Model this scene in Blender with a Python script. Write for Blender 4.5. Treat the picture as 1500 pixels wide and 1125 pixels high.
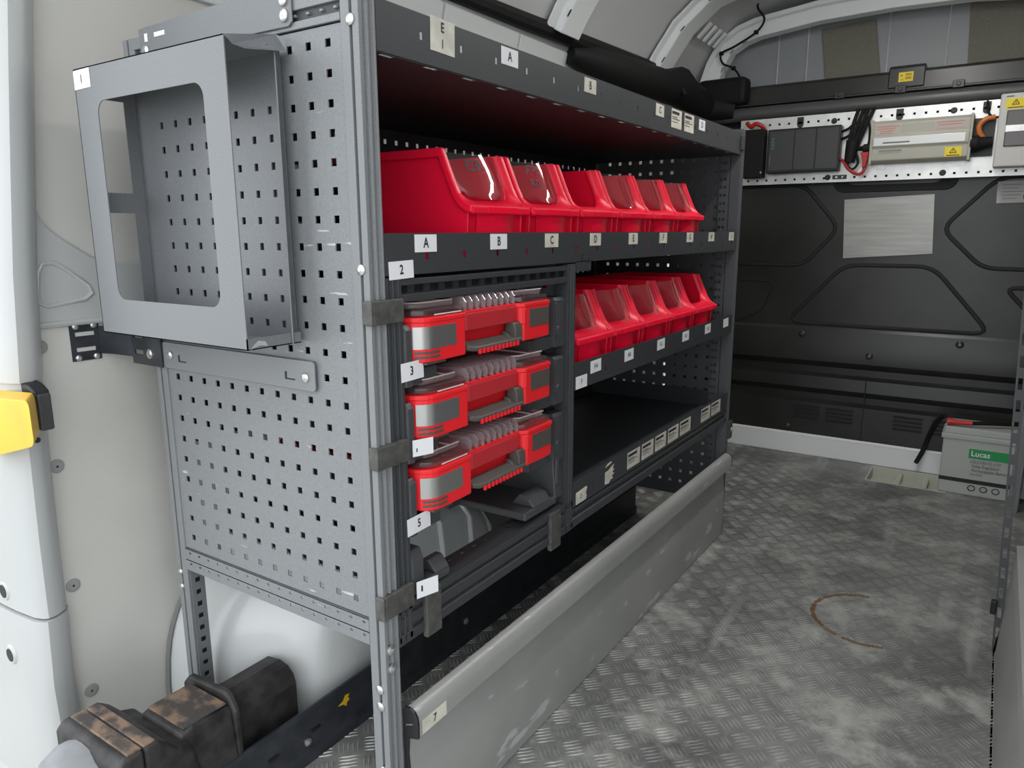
import bpy, bmesh, math, random
from mathutils import Vector, Matrix
random.seed(7)
for o in list(bpy.data.objects):
    bpy.data.objects.remove(o)
SC = bpy.context.scene
COL = SC.collection

# ------------------------------------------------------------------ camera
cam_data = bpy.data.cameras.new('camera')
cam_data.sensor_width = 36.0
cam_data.lens = 25.651
cam_data.clip_start = 0.02
cam = bpy.data.objects.new('camera', cam_data)
COL.objects.link(cam)
RGT = Vector((0.8345607, 0.55090423, -0.00360006))
UPV = Vector((-0.10939765, 0.17212317, 0.97898201))
FWD = Vector((-0.53994498, 0.81662607, -0.20391486))
cam.matrix_world = Matrix(((RGT.x, UPV.x, -FWD.x, 0.7729), (RGT.y, UPV.y, -FWD.y, -0.7276),
                           (RGT.z, UPV.z, -FWD.z, 1.0230), (0, 0, 0, 1)))
SC.camera = cam

# ------------------------------------------------------------------ sky (even overcast daylight) and exposure
world = bpy.data.worlds.new('overcast_sky')
SC.world = world
world.use_nodes = True
wb = world.node_tree.nodes['Background']
wb.inputs['Color'].default_value = (0.93, 0.97, 1.0, 1)
wb.inputs['Strength'].default_value = 2.3
SC.view_settings.view_transform = 'Standard'
SC.view_settings.look = 'None'
SC.view_settings.gamma = 1.0
SC.view_settings.use_curve_mapping = False
SC.view_settings.exposure = 0.12

# ------------------------------------------------------------------ materials
MATS = {}
def mat(name, col, rough=0.5, metal=0.0, spec=0.5, var=0.0, vscale=8.0, bump=0.0, bscale=200.0, col2=None,
        lo=0.35, hi=0.65, detail=6.0, coat=0.0, stretch=None):
    if name in MATS:
        return MATS[name]
    m = bpy.data.materials.new(name)
    m.use_nodes = True
    nt = m.node_tree
    b = nt.nodes['Principled BSDF']
    b.inputs['Base Color'].default_value = (*col, 1)
    b.inputs['Roughness'].default_value = rough
    b.inputs['Metallic'].default_value = metal
    b.inputs['Specular IOR Level'].default_value = spec
    b.inputs['Coat Weight'].default_value = coat
    tc = nt.nodes.new('ShaderNodeTexCoord')
    src = tc.outputs['Object']
    if stretch:
        mp = nt.nodes.new('ShaderNodeMapping')
        mp.inputs['Scale'].default_value = stretch
        nt.links.new(src, mp.inputs['Vector'])
        src = mp.outputs['Vector']
    if var > 0 or col2:
        n = nt.nodes.new('ShaderNodeTexNoise')
        n.inputs['Scale'].default_value = vscale
        n.inputs['Detail'].default_value = detail
        nt.links.new(src, n.inputs['Vector'])
        r = nt.nodes.new('ShaderNodeValToRGB')
        r.color_ramp.elements[0].position = lo
        r.color_ramp.elements[1].position = hi
        c2 = col2 if col2 else tuple(min(1, c * (1 + var)) for c in col)
        c1 = col if col2 else tuple(c * (1 - var) for c in col)
        r.color_ramp.elements[0].color = (*c1, 1)
        r.color_ramp.elements[1].color = (*c2, 1)
        nt.links.new(n.outputs['Fac'], r.inputs['Fac'])
        nt.links.new(r.outputs['Color'], b.inputs['Base Color'])
    if bump > 0:
        n2 = nt.nodes.new('ShaderNodeTexNoise')
        n2.inputs['Scale'].default_value = bscale
        n2.inputs['Detail'].default_value = 3
        nt.links.new(tc.outputs['Object'], n2.inputs['Vector'])
        bp = nt.nodes.new('ShaderNodeBump')
        bp.inputs['Strength'].default_value = bump
        bp.inputs['Distance'].default_value = 0.25 / bscale
        nt.links.new(n2.outputs['Fac'], bp.inputs['Height'])
        nt.links.new(bp.outputs['Normal'], b.inputs['Normal'])
    MATS[name] = m
    return m

def clear_mat(name, tint=(0.95, 0.95, 0.95), rough=0.03, base_refl=0.05, haze=(0.8, 0.8, 0.8), haze_amt=0.0):
    m = bpy.data.materials.new(name)
    m.use_nodes = True
    nt = m.node_tree
    nt.nodes.clear()
    out = nt.nodes.new('ShaderNodeOutputMaterial')
    tr = nt.nodes.new('ShaderNodeBsdfTransparent'); tr.inputs['Color'].default_value = (*tint, 1)
    gl = nt.nodes.new('ShaderNodeBsdfGlossy'); gl.inputs['Roughness'].default_value = rough
    lw = nt.nodes.new('ShaderNodeLayerWeight')
    pw = nt.nodes.new('ShaderNodeMath'); pw.operation = 'POWER'; pw.inputs[1].default_value = 4.0
    ma = nt.nodes.new('ShaderNodeMath'); ma.operation = 'MULTIPLY_ADD'; ma.inputs[1].default_value = 0.9; ma.inputs[2].default_value = base_refl
    nt.links.new(lw.outputs['Facing'], pw.inputs[0]); nt.links.new(pw.outputs[0], ma.inputs[0])
    mx = nt.nodes.new('ShaderNodeMixShader')
    nt.links.new(ma.outputs[0], mx.inputs['Fac'])
    nt.links.new(tr.outputs[0], mx.inputs[1]); nt.links.new(gl.outputs[0], mx.inputs[2])
    last = mx
    if haze_amt > 0:
        df = nt.nodes.new('ShaderNodeBsdfDiffuse'); df.inputs['Color'].default_value = (*haze, 1)
        m2 = nt.nodes.new('ShaderNodeMixShader'); m2.inputs['Fac'].default_value = haze_amt
        nt.links.new(mx.outputs[0], m2.inputs[1]); nt.links.new(df.outputs[0], m2.inputs[2])
        last = m2
    nt.links.new(last.outputs[0], out.inputs['Surface'])
    MATS[name] = m
    return m

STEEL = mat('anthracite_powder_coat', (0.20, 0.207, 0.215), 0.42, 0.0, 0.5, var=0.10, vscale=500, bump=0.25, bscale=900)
STEEL_SHADE = mat('anthracite_coat_shaded', (0.046, 0.049, 0.053), 0.45, 0.0, 0.4, var=0.08, vscale=300, bump=0.2, bscale=900)  # same coat as STEEL, with the shade of the inner parts in its colour
STEEL_MIDSHADE = mat('anthracite_coat_midshade', (0.085, 0.089, 0.095), 0.45, 0.0, 0.4, var=0.08, vscale=300, bump=0.2, bscale=900)  # same coat again, half darkened for the dimmer far end
HOLDER = mat('blue_grey_powder_coat', (0.165, 0.172, 0.182), 0.40, 0.0, 0.5, var=0.08, vscale=400, bump=0.2, bscale=800)
CLIP = mat('grey_polymer_clip', (0.055, 0.055, 0.052), 0.5, col2=(0.095, 0.093, 0.085), vscale=60, bump=0.3, bscale=300)
RUNNER = mat('charcoal_moulded_plastic', (0.062, 0.065, 0.070), 0.42, bump=0.15, bscale=700)
ZINC = mat('zinc_screw', (0.62, 0.62, 0.60), 0.3, 0.85)
RED = mat('red_plastic', (0.90, 0.006, 0.040), 0.36, spec=0.4)
RED2 = mat('case_red_plastic', (0.84, 0.020, 0.028), 0.42, spec=0.4)
GREYPL = mat('grey_case_plastic', (0.085, 0.076, 0.068), 0.5)
SILVER = mat('silver_grey_insert', (0.46, 0.46, 0.45), 0.28, 0.8)
DARKPL = mat('black_plastic', (0.014, 0.014, 0.015), 0.45)
PAPER = mat('white_label_paper', (0.80, 0.80, 0.82), 0.6)
PAPER_O = mat('aged_label_paper', (0.62, 0.60, 0.52), 0.7, var=0.12, vscale=40)
INK = mat('black_ink', (0.015, 0.015, 0.018), 0.6)
INK_G = mat('grey_ink', (0.16, 0.16, 0.16), 0.6)
ALU = mat('grey_anodised_board', (0.34, 0.345, 0.33), 0.45, 0.2, col2=(0.39, 0.395, 0.38), vscale=5, bump=0.08, bscale=300)
ALU_W = mat('worn_bare_aluminium', (0.60, 0.62, 0.62), 0.4, 0.6)
WALLP = mat('warm_grey_lining_board', (0.56, 0.55, 0.515), 0.6, var=0.07, vscale=3, bump=0.1, bscale=60)
BODY = mat('white_body_paint', (0.45, 0.46, 0.457), 0.30, spec=0.5, var=0.03, vscale=3, coat=0.2)
BODY2 = mat('cream_body_paint', (0.57, 0.56, 0.53), 0.38, var=0.03, vscale=3)
WINB = mat('grey_window_board', (0.55, 0.54, 0.51), 0.65, var=0.05, vscale=3)
ROOFM = mat('grey_roof_skin', (0.66, 0.665, 0.66), 0.45, var=0.05, vscale=2)
RIBM = mat('pale_roof_bow_paint', (0.88, 0.91, 0.91), 0.35)
BLACKP = mat('black_bulkhead_plastic', (0.024, 0.0235, 0.022), 0.33, spec=0.5, var=0.25, vscale=5, bump=0.05, bscale=400)
BLACKG = mat('deep_black_groove', (0.006, 0.006, 0.006), 0.6)
BLACKM = mat('black_painted_steel', (0.030, 0.033, 0.040), 0.35, spec=0.5, var=0.3, vscale=25, bump=0.1, bscale=150)
RUBBER = mat('black_cable_rubber', (0.009, 0.009, 0.009), 0.68, spec=0.3)
GALV = mat('galvanised_sheet', (0.66, 0.67, 0.65), 0.35, 0.55, col2=(0.80, 0.80, 0.77), vscale=18)
FELT = mat('olive_grey_felt_pad', (0.19, 0.185, 0.15), 0.9, var=0.1, vscale=200)
YELLOW = mat('yellow_plastic', (0.83, 0.50, 0.01), 0.4, col2=(0.72, 0.42, 0.02), vscale=12)
YSTICK = mat('yellow_warning_sticker', (0.85, 0.66, 0.02), 0.5)
GREEN = mat('green_print', (0.02, 0.33, 0.10), 0.5)
WHITEI = mat('white_print', (0.8, 0.85, 0.8), 0.5)
REDI = mat('red_print', (0.60, 0.20, 0.18), 0.6)
BATT = mat('pale_grey_battery_case', (0.46, 0.485, 0.455), 0.45)
INV = mat('beige_grey_inverter_case', (0.44, 0.43, 0.36), 0.42)
INVS = mat('brushed_inverter_band', (0.55, 0.56, 0.54), 0.35, 0.4)
CONS = mat('white_consumer_unit', (0.60, 0.59, 0.56), 0.45)
SMOKE = mat('smoky_brown_window', (0.07, 0.055, 0.05), 0.15, spec=0.6)
RCABLE = mat('red_cable', (0.45, 0.02, 0.02), 0.45)
OCABLE = mat('orange_cable', (0.60, 0.17, 0.03), 0.45)
VICEM = mat('worn_vice_iron', (0.036, 0.034, 0.034), 0.55, 0.2, var=0.45, vscale=30, bump=0.35, bscale=120)
VICER = mat('rusty_vice_iron', (0.06, 0.052, 0.048), 0.65, 0.1, col2=(0.22, 0.145, 0.10), vscale=34, lo=0.45, hi=0.60, bump=0.4, bscale=150)
VICEG = mat('grey_vice_paint', (0.23, 0.24, 0.25), 0.5, var=0.1, vscale=20)
SHEET = mat('brushed_metal_plate', (0.36, 0.36, 0.34), 0.40, 0.5, var=0.12, vscale=4, stretch=(1, 1, 14))
VISOR = clear_mat('clear_visor', (0.96, 0.94, 0.94), 0.03, haze=(0.6, 0.5, 0.5), haze_amt=0.03)
LID = clear_mat('smoky_clear_lid', (0.86, 0.78, 0.79), 0.07, haze=(0.50, 0.38, 0.40), haze_amt=0.08)
LIDR = clear_mat('clear_lid_edge', (0.92, 0.87, 0.88), 0.10, haze=(0.66, 0.56, 0.58), haze_amt=0.24)
GROUND = mat('pale_concrete', (0.36, 0.36, 0.34), 0.9, var=0.2, vscale=4)

def scuffs(base_name, m, axis_scale, thresh, colour):
    """sparse pale scratches mixed over an existing material"""
    m2 = m.copy(); m2.name = base_name
    nt = m2.node_tree
    b = nt.nodes['Principled BSDF']
    old = b.inputs['Base Color'].links[0].from_socket if b.inputs['Base Color'].links else None
    tc = nt.nodes.new('ShaderNodeTexCoord'); mp = nt.nodes.new('ShaderNodeMapping')
    mp.inputs['Scale'].default_value = axis_scale
    mp.inputs['Rotation'].default_value = (0.12, 0.3, 0.1)
    n = nt.nodes.new('ShaderNodeTexNoise'); n.inputs['Scale'].default_value = 1.0; n.inputs['Detail'].default_value = 4
    r = nt.nodes.new('ShaderNodeValToRGB')
    r.color_ramp.elements[0].position = thresh; r.color_ramp.elements[1].position = thresh + 0.04
    mx = nt.nodes.new('ShaderNodeMix'); mx.data_type = 'RGBA'
    nt.links.new(tc.outputs['Object'], mp.inputs['Vector']); nt.links.new(mp.outputs['Vector'], n.inputs['Vector'])
    nt.links.new(n.outputs['Fac'], r.inputs['Fac']); nt.links.new(r.outputs['Color'], mx.inputs['Factor'])
    if old: nt.links.new(old, mx.inputs['A'])
    else: mx.inputs['A'].default_value = b.inputs['Base Color'].default_value
    mx.inputs['B'].default_value = (*colour, 1)
    nt.links.new(mx.outputs['Result'], b.inputs['Base Color'])
    MATS[base_name] = m2
    return m2
STEEL_S = scuffs('scratched_powder_coat', STEEL, (14, 20, 90), 0.695, (0.45, 0.46, 0.47))
ALU_S = scuffs('scuffed_grey_board', ALU, (50, 7, 26), 0.635, (0.56, 0.58, 0.585))
WALL_S = scuffs('scuffed_lining_board', WALLP, (20, 14, 60), 0.72, (0.66, 0.65, 0.61))
BODY_S = scuffs('scuffed_white_body', BODY, (30, 30, 22), 0.745, (0.20, 0.20, 0.20))

def floor_material(name, ridge):
    m = bpy.data.materials.new(name); m.use_nodes = True
    nt = m.node_tree; b = nt.nodes['Principled BSDF']; L = nt.links
    tc = nt.nodes.new('ShaderNodeTexCoord')
    def noise(scale, detail=8, rough=0.6):
        n = nt.nodes.new('ShaderNodeTexNoise'); n.inputs['Scale'].default_value = scale
        n.inputs['Detail'].default_value = detail; n.inputs['Roughness'].default_value = rough
        L.new(tc.outputs['Object'], n.inputs['Vector']); return n.outputs['Fac']
    def ramp(src, a, c, ca, cb):
        r = nt.nodes.new('ShaderNodeValToRGB'); r.color_ramp.elements[0].position = a; r.color_ramp.elements[1].position = c
        r.color_ramp.elements[0].color = (*ca, 1); r.color_ramp.elements[1].color = (*cb, 1)
        L.new(src, r.inputs['Fac']); return r.outputs['Color']
    def mix(fac, a, c):
        x = nt.nodes.new('ShaderNodeMix'); x.data_type = 'RGBA'; L.new(fac, x.inputs['Factor'])
        L.new(a, x.inputs['A'])
        if isinstance(c, tuple): x.inputs['B'].default_value = (*c, 1)
        else: L.new(c, x.inputs['B'])
        return x.outputs['Result']
    k = 1.35 if ridge else 1.0
    base = ramp(noise(3.2), 0.36, 0.66, (0.17*k, 0.173*k, 0.168*k), (0.33*k, 0.334*k, 0.322*k))
    fine = ramp(noise(60, 4), 0.3, 0.7, (0.8, 0.8, 0.8), (1.1, 1.1, 1.1))
    mm = nt.nodes.new('ShaderNodeMix'); mm.data_type = 'RGBA'; mm.blend_type = 'MULTIPLY'; mm.inputs['Factor'].default_value = 1
    L.new(base, mm.inputs['A']); L.new(fine, mm.inputs['B'])
    dust = ramp(noise(5.5, 9, 0.68), 0.50, 0.64, (0, 0, 0), (0.85, 0.85, 0.85))
    c = mix(dust, mm.outputs['Result'], (0.50, 0.50, 0.465))
    mps = nt.nodes.new('ShaderNodeMapping'); mps.inputs['Rotation'].default_value = (0, 0, 0.12); mps.inputs['Scale'].default_value = (9.0, 1.1, 1.0)
    ns = nt.nodes.new('ShaderNodeTexNoise'); ns.inputs['Scale'].default_value = 1.0; ns.inputs['Detail'].default_value = 6
    L.new(tc.outputs['Object'], mps.inputs['Vector']); L.new(mps.outputs['Vector'], ns.inputs['Vector'])
    c = mix(ramp(ns.outputs['Fac'], 0.60, 0.70, (0, 0, 0), (0.6, 0.6, 0.6)), c, (0.52, 0.53, 0.50))
    # rust ring left by a drum: part of a circle at (0.58, 1.29)
    sx = nt.nodes.new('ShaderNodeSeparateXYZ'); L.new(tc.outputs['Object'], sx.inputs[0])
    def mth(op, a, bb):
        n = nt.nodes.new('ShaderNodeMath'); n.operation = op
        for i, v in enumerate((a, bb)):
            if v is None: continue
            if isinstance(v, (int, float)): n.inputs[i].default_value = v
            else: L.new(v, n.inputs[i])
        return n.outputs[0]
    dx = mth('SUBTRACT', sx.outputs['X'], 0.582); dy = mth('SUBTRACT', sx.outputs['Y'], 1.290)
    rr = mth('SQRT', mth('ADD', mth('MULTIPLY', dx, dx), mth('MULTIPLY', dy, dy)), None)
    ring = mth('LESS_THAN', mth('ABSOLUTE', mth('SUBTRACT', rr, mth('ADD', mth('MULTIPLY', noise(30), 0.012), 0.132)), None), 0.0058)
    side = mth('LESS_THAN', mth('ADD', dx, mth('MULTIPLY', dy, 0.25)), 0.02)
    patch = mth('GREATER_THAN', noise(35), 0.40)
    c = mix(mth('MULTIPLY', mth('MULTIPLY', mth('MULTIPLY', ring, side), patch), 0.9), c, (0.20, 0.105, 0.04))
    L.new(c, b.inputs['Base Color'])
    rg = ramp(noise(7), 0.3, 0.7, (0.30, 0.30, 0.30), (0.52, 0.52, 0.52))
    L.new(rg, b.inputs['Roughness'])
    b.inputs['Metallic'].default_value = 0.30
    bp = nt.nodes.new('ShaderNodeBump'); bp.inputs['Strength'].default_value = 0.15; bp.inputs['Distance'].default_value = 0.002
    L.new(noise(120, 3), bp.inputs['Height']); L.new(bp.outputs['Normal'], b.inputs['Normal'])
    MATS[name] = m
    return m
FLOORM = floor_material('dusty_aluminium_floor', False)
TREADM = floor_material('bright_tread_bar', True)

# ------------------------------------------------------------------ mesh builder
class MB:
    def __init__(s):
        s.v = []; s.f = []; s.m = []; s.mi = 0
    def add(s, vs, fs):
        o = len(s.v); s.v += [tuple(p) for p in vs]
        for f in fs:
            s.f.append([i + o for i in f]); s.m.append(s.mi)
        return s
    def box(s, x0, x1, y0, y1, z0, z1):
        return s.add([(x0,y0,z0),(x1,y0,z0),(x1,y1,z0),(x0,y1,z0),(x0,y0,z1),(x1,y0,z1),(x1,y1,z1),(x0,y1,z1)],
                     [(3,2,1,0),(4,5,6,7),(0,1,5,4),(1,2,6,5),(2,3,7,6),(3,0,4,7)])
    def prism(s, poly, ax, a, b):
        n = len(poly)
        def P(p, t):
            return (t, p[0], p[1]) if ax == 'x' else ((p[0], t, p[1]) if ax == 'y' else (p[0], p[1], t))
        vs = [P(p, a) for p in poly] + [P(p, b) for p in poly]
        fs = [list(range(n))[::-1], list(range(n, 2*n))] + [(i, (i+1) % n, n+(i+1) % n, n+i) for i in range(n)]
        return s.add(vs, fs)
    def loft(s, rings, caps=True, closed=True):
        n = len(rings[0]); vs = [p for r in rings for p in r]; fs = []
        for k in range(len(rings)-1):
            for i in range(n if closed else n-1):
                j = (i+1) % n
                fs.append((k*n+i, k*n+j, (k+1)*n+j, (k+1)*n+i))
        if caps and closed:
            fs.append(list(range(n))[::-1]); fs.append([(len(rings)-1)*n+i for i in range(n)])
        return s.add(vs, fs)
    def tube(s, path, r, seg=8, sy=None, caps=True):
        path = [Vector(p) for p in path]; rings = []
        up = None
        for i, p in enumerate(path):
            d = (path[min(i+1, len(path)-1)] - path[max(i-1, 0)]).normalized()
            if up is None:
                up = Vector((0,0,1)) if abs(d.z) < 0.9 else Vector((0,1,0))
            a = d.cross(up).normalized(); b = a.cross(d).normalized(); up = b
            rr = r[i] if isinstance(r, (list, tuple)) else r
            ring = []
            for k in range(seg):
                t = 2*math.pi*k/seg
                q = p + a*math.cos(t)*rr + b*math.sin(t)*rr
                if sy is not None: q.y = p.y + (q.y-p.y)*sy
                ring.append(tuple(q))
            rings.append(ring)
        return s.loft(rings, caps)
    def cyl(s, p0, p1, r, seg=14, r2=None):
        return s.tube([p0, p1], [r, r if r2 is None else r2], seg)
    def perf(s, O, U, V, u0, u1, v0, v1, uc, vc, hu, hv, t, N):
        """sheet in the plane O+uU+vV, thickness t along -N, with rectangular holes centred on uc x vc"""
        O, U, V, N = Vector(O), Vector(U), Vector(V), Vector(N)
        us = [u0]; vs = [v0]
        for c in sorted(uc): us += [c-hu/2, c+hu/2]
        for c in sorted(vc): vs += [c-hv/2, c+hv/2]
        us.append(u1); vs.append(v1)
        P = lambda u, v, d: tuple(O + U*u + V*v - N*d)
        def q(ua, ub, va, vb):
            for d in (0, t):
                s.add([P(ua,va,d),P(ub,va,d),P(ub,vb,d),P(ua,vb,d)], [(0,1,2,3)] if d == 0 else [(3,2,1,0)])
        for j in range(len(vs)-1):
            if j % 2 == 0: q(u0, u1, vs[j], vs[j+1])
            else:
                for i in range(0, len(us)-1, 2): q(us[i], us[i+1], vs[j], vs[j+1])
        def wall(a, b):
            s.add([P(*a,0),P(*b,0),P(*b,t),P(*a,t)], [(0,1,2,3)])
        for c in uc:
            for d in vc:
                a, b, e, f = c-hu/2, c+hu/2, d-hv/2, d+hv/2
                wall((a,e),(b,e)); wall((b,e),(b,f)); wall((b,f),(a,f)); wall((a,f),(a,e))
        wall((u0,v0),(u1,v0)); wall((u1,v0),(u1,v1)); wall((u1,v1),(u0,v1)); wall((u0,v1),(u0,v0))
        return s
    def build(s, name, mats, parent=None, bevel=0.0, smooth=False, seg=2, kind=None):
        org = Vector((0,0,0))
        p = parent
        while p is not None:
            org += p.location; p = p.parent
        me = bpy.data.meshes.new(name)
        if not isinstance(mats, (list, tuple)): mats = [mats]
        loc = Vector((0,0,0))
        me.from_pydata([tuple(Vector(v)-org) for v in s.v], [], s.f)
        for m in mats: me.materials.append(m)
        if len(mats) > 1: me.polygons.foreach_set('material_index', s.m)
        me.update()
        if smooth:
            me.polygons.foreach_set('use_smooth', [True]*len(me.polygons))
            if hasattr(me, 'set_sharp_from_angle'): me.set_sharp_from_angle(angle=math.radians(smooth if smooth is not True else 35))
        o = bpy.data.objects.new(name, me)
        COL.objects.link(o)
        if parent is not None: o.parent = parent
        if bevel > 0:
            bv = o.modifiers.new('bevel', 'BEVEL'); bv.width = bevel; bv.segments = seg
            bv.limit_method = 'ANGLE'; bv.angle_limit = math.radians(40); bv.harden_normals = False
        if kind: o['kind'] = kind
        return o

def tag(o, label, cat, group=None):
    o['label'] = label; o['category'] = cat
    if group: o['group'] = group
    return o
def thing(name, loc, label, cat, group=None):
    o = bpy.data.objects.new(name, None); o.empty_display_size = 0.05
    o.location = loc; COL.objects.link(o)
    return tag(o, label, cat, group)
def struct(o, label, cat):
    o['kind'] = 'structure'
    return tag(o, label, cat)
def copy_tree(root, loc, label):
    r = root.copy(); COL.objects.link(r); r.location = loc; r['label'] = label
    for ch in list(root.children):
        c = ch.copy(); COL.objects.link(c); c.parent = r
        for g in list(ch.children):
            d = g.copy(); COL.objects.link(d); d.parent = c
    return r
def arc(cx, cy, r, a0, a1, n=5):
    return [(cx + r*math.cos(math.radians(a0+(a1-a0)*i/n)), cy + r*math.sin(math.radians(a0+(a1-a0)*i/n))) for i in range(n+1)]
def rrect(x0, x1, y0, y1, r, n=4):
    return arc(x1-r, y1-r, r, 0, 90, n) + arc(x0+r, y1-r, r, 90, 180, n) + arc(x0+r, y0+r, r, 180, 270, n) + arc(x1-r, y0+r, r, 270, 360, n)

# text as mesh -----------------------------------------------------------------
TXT = {}
def text_mesh(s):
    if s in TXT: return TXT[s]
    cu = bpy.data.curves.new('t', 'FONT'); cu.body = s; cu.align_x = 'CENTER'; cu.align_y = 'CENTER'; cu.resolution_u = 2; cu.offset = 0.022
    ob = bpy.data.objects.new('t', cu); COL.objects.link(ob)
    bpy.context.view_layer.update()
    dg = bpy.context.evaluated_depsgraph_get()
    me = ob.evaluated_get(dg).to_mesh()
    vs = [tuple(v.co) for v in me.vertices]; fs = [list(p.vertices) for p in me.polygons]
    ob.evaluated_get(dg).to_mesh_clear()
    bpy.data.objects.remove(ob); bpy.data.curves.remove(cu)
    TXT[s] = (vs, fs)
    return TXT[s]
def put_text(mb, s, O, U, V, N, size, mi, sx=1.0, lift=0.0004):
    vs, fs = text_mesh(s)
    O, U, V, N = Vector(O), Vector(U), Vector(V), Vector(N)
    old = mb.mi; mb.mi = mi
    mb.add([tuple(O + U*(x*size*sx) + V*(y*size) + N*lift) for x, y, z in vs], fs)
    mb.mi = old
def sticker(parent, O, U, V, N, w, h, texts=(), bars=(), mat_=None, name='label_sticker', ink=None, tilt=0.0, poly=None, thick=0.0005):
    """O = lower left corner; texts: (string, size, u, v); bars: (u0,u1,v0,v1)"""
    O, U, V, N = Vector(O), Vector(U).normalized(), Vector(V).normalized(), Vector(N).normalized()
    if tilt:
        R = Matrix.Rotation(tilt, 3, N); U = R @ U; V = R @ V
    mb = MB()
    pl = poly if poly else [(0,0),(w,0),(w,h),(0,h)]
    n = len(pl)
    vs = [tuple(O + U*a + V*b) for a, b in pl] + [tuple(O + U*a + V*b + N*thick) for a, b in pl]
    mb.add(vs, [list(range(n))[::-1], list(range(n, 2*n))] + [(i, (i+1) % n, n+(i+1) % n, n+i) for i in range(n)])
    for s, size, u, v in texts:
        put_text(mb, s, O + U*u + V*v + N*thick, U, V, N, size, 1, 0.85)
    mb.mi = 1
    for a, b, c, d in bars:
        mb.add([tuple(O + U*x + V*y + N*(thick+0.0003)) for x, y in ((a,c),(b,c),(b,d),(a,d))], [(0,1,2,3)])
    return mb.build(name, [mat_ or PAPER, ink or INK], parent)
def screw(mb, c, N, r=0.0065):
    c, N = Vector(c), Vector(N)
    mb.tube([c, c+N*0.003, c+N*0.005], [r, r, r*0.6], 12)
    mb.cyl(c+N*0.0045, c+N*0.0056, r*0.35, 6)

# ================================================================== THE SETTING
# ---- floor: aluminium tread plate with a service hatch left open beside the battery
HX0, HX1, HY0, HY1 = 0.400, 0.690, 2.520, 2.735
mb = MB()
def fq(x0, x1, y0, y1): mb.box(x0, x1, y0, y1, -0.004, 0.0)
fq(-0.62, HX0, -0.40, 2.80); fq(HX1, 1.24, -0.40, 2.80); fq(HX0, HX1, -0.40, HY0); fq(HX0, HX1, HY1, 2.80)
floor = struct(mb.build('floor', FLOORM), 'worn grey aluminium tread plate floor with dusty patches and a rust ring', 'floor')
mb = MB()
p = 0.0495; c45 = math.sqrt(0.5)
for i in range(-60, 80):
    for j in range(-60, 80):
        cx = (i - j)*p*c45 + 0.02; cy = (i + j)*p*c45 + 0.14
        if not (-0.36 < cx < 0.90 and -0.36 < cy < 2.74): continue
        if HX0-0.03 < cx < HX1+0.03 and HY0-0.03 < cy < HY1+0.03: continue
        a = math.radians(45 if (i + j) % 2 == 0 else -45)
        if (i - j) % 2: pass
        a = math.radians(45 if i % 2 == j % 2 else -45)
        d = Vector((math.cos(a), math.sin(a), 0)); e = Vector((-d.y, d.x, 0))
        for k in range(-2, 3):
            o = Vector((cx, cy, 0)) + e*(k*0.0094)
            l, w, h = 0.0200, 0.0026, 0.0016
            mb.add([tuple(o-d*l), tuple(o+e*w), tuple(o+d*l), tuple(o-e*w),
                    tuple(o-d*l*0.55+Vector((0,0,h))), tuple(o+e*w*.4+Vector((0,0,h))), tuple(o+d*l*0.55+Vector((0,0,h))), tuple(o-e*w*.4+Vector((0,0,h)))],
                   [(4,7,6,5),(0,3,7,4),(3,2,6,7),(2,1,5,6),(1,0,4,5)])
tb = mb.build('tread_bars', TREADM, floor, kind='stuff')
mb = MB()
mb.box(HX0, HX1, HY0, HY1, -0.050, -0.045)
for x in (HX0-0.002, HX1-0.004): mb.box(x, x+0.006, HY0, HY1, -0.045, 0.002)
for y in (HY0-0.002, HY1-0.004): mb.box(HX0, HX1, y, y+0.006, -0.045, 0.003)
tray = struct(mb.build('trim_1', mat('cream_hatch_paint', (0.55, 0.56, 0.48), 0.5)), 'cream painted open floor hatch beside the battery', 'floor hatch')
for x in (0.50, 0.60):
    MB().box(x, x+0.022, HY0+0.004, HY1-0.004, -0.045, -0.012).build('hatch_rib', MATS['cream_hatch_paint'], tray, 0.004)

# ---- outside ground under the open rear doors
struct(MB().box(-8, 8, -9, 6, -0.66, -0.65).build('ground', GROUND), 'grey ground outside the open rear of the van', 'ground')

# ---- van cross-section (X, Z), left half; mirrored about X = 0.31
SEC = [(-0.606, -0.01), (-0.606, 0.95), (-0.600, 1.25), (-0.575, 1.48), (-0.540, 1.62), (-0.480, 1.72), (-0.40, 1.83), (-0.28, 1.925), (-0.12, 1.965), (0.10, 1.985), (0.31, 1.99)]
def mir(p): return (0.62 - p[0], p[1])
def skin(pts, y0, y1, ny=1, off=0.0):
    mb = MB(); n = len(pts)
    rings = [[(x, y0+(y1-y0)*k/ny, z) for x, z in pts] for k in range(ny+1)]
    mb.loft(rings, caps=False, closed=False)
    return mb
wl = struct(skin(SEC[:5], -0.20, 2.86).build('wall_left', BODY2, None, smooth=True), 'cream painted inner side wall of the van behind the rack', 'wall')
wr = struct(skin([mir(p) for p in SEC[:5]], -0.36, 2.86).build('wall_right', BODY2, None, smooth=True), 'cream painted inner side wall of the van on the right', 'wall')
ceil = struct(skin(SEC[4:] + [mir(p) for p in SEC[4:-1][::-1]], -0.36, 2.86).build('ceiling', ROOFM, None, smooth=True), 'grey curved metal roof skin of the van', 'ceiling')
# stamped seams in the roof skin between bows
def rooftube(y0, pts, r=0.004):
    return [(x, y0, z) for x, z in pts]
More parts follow.
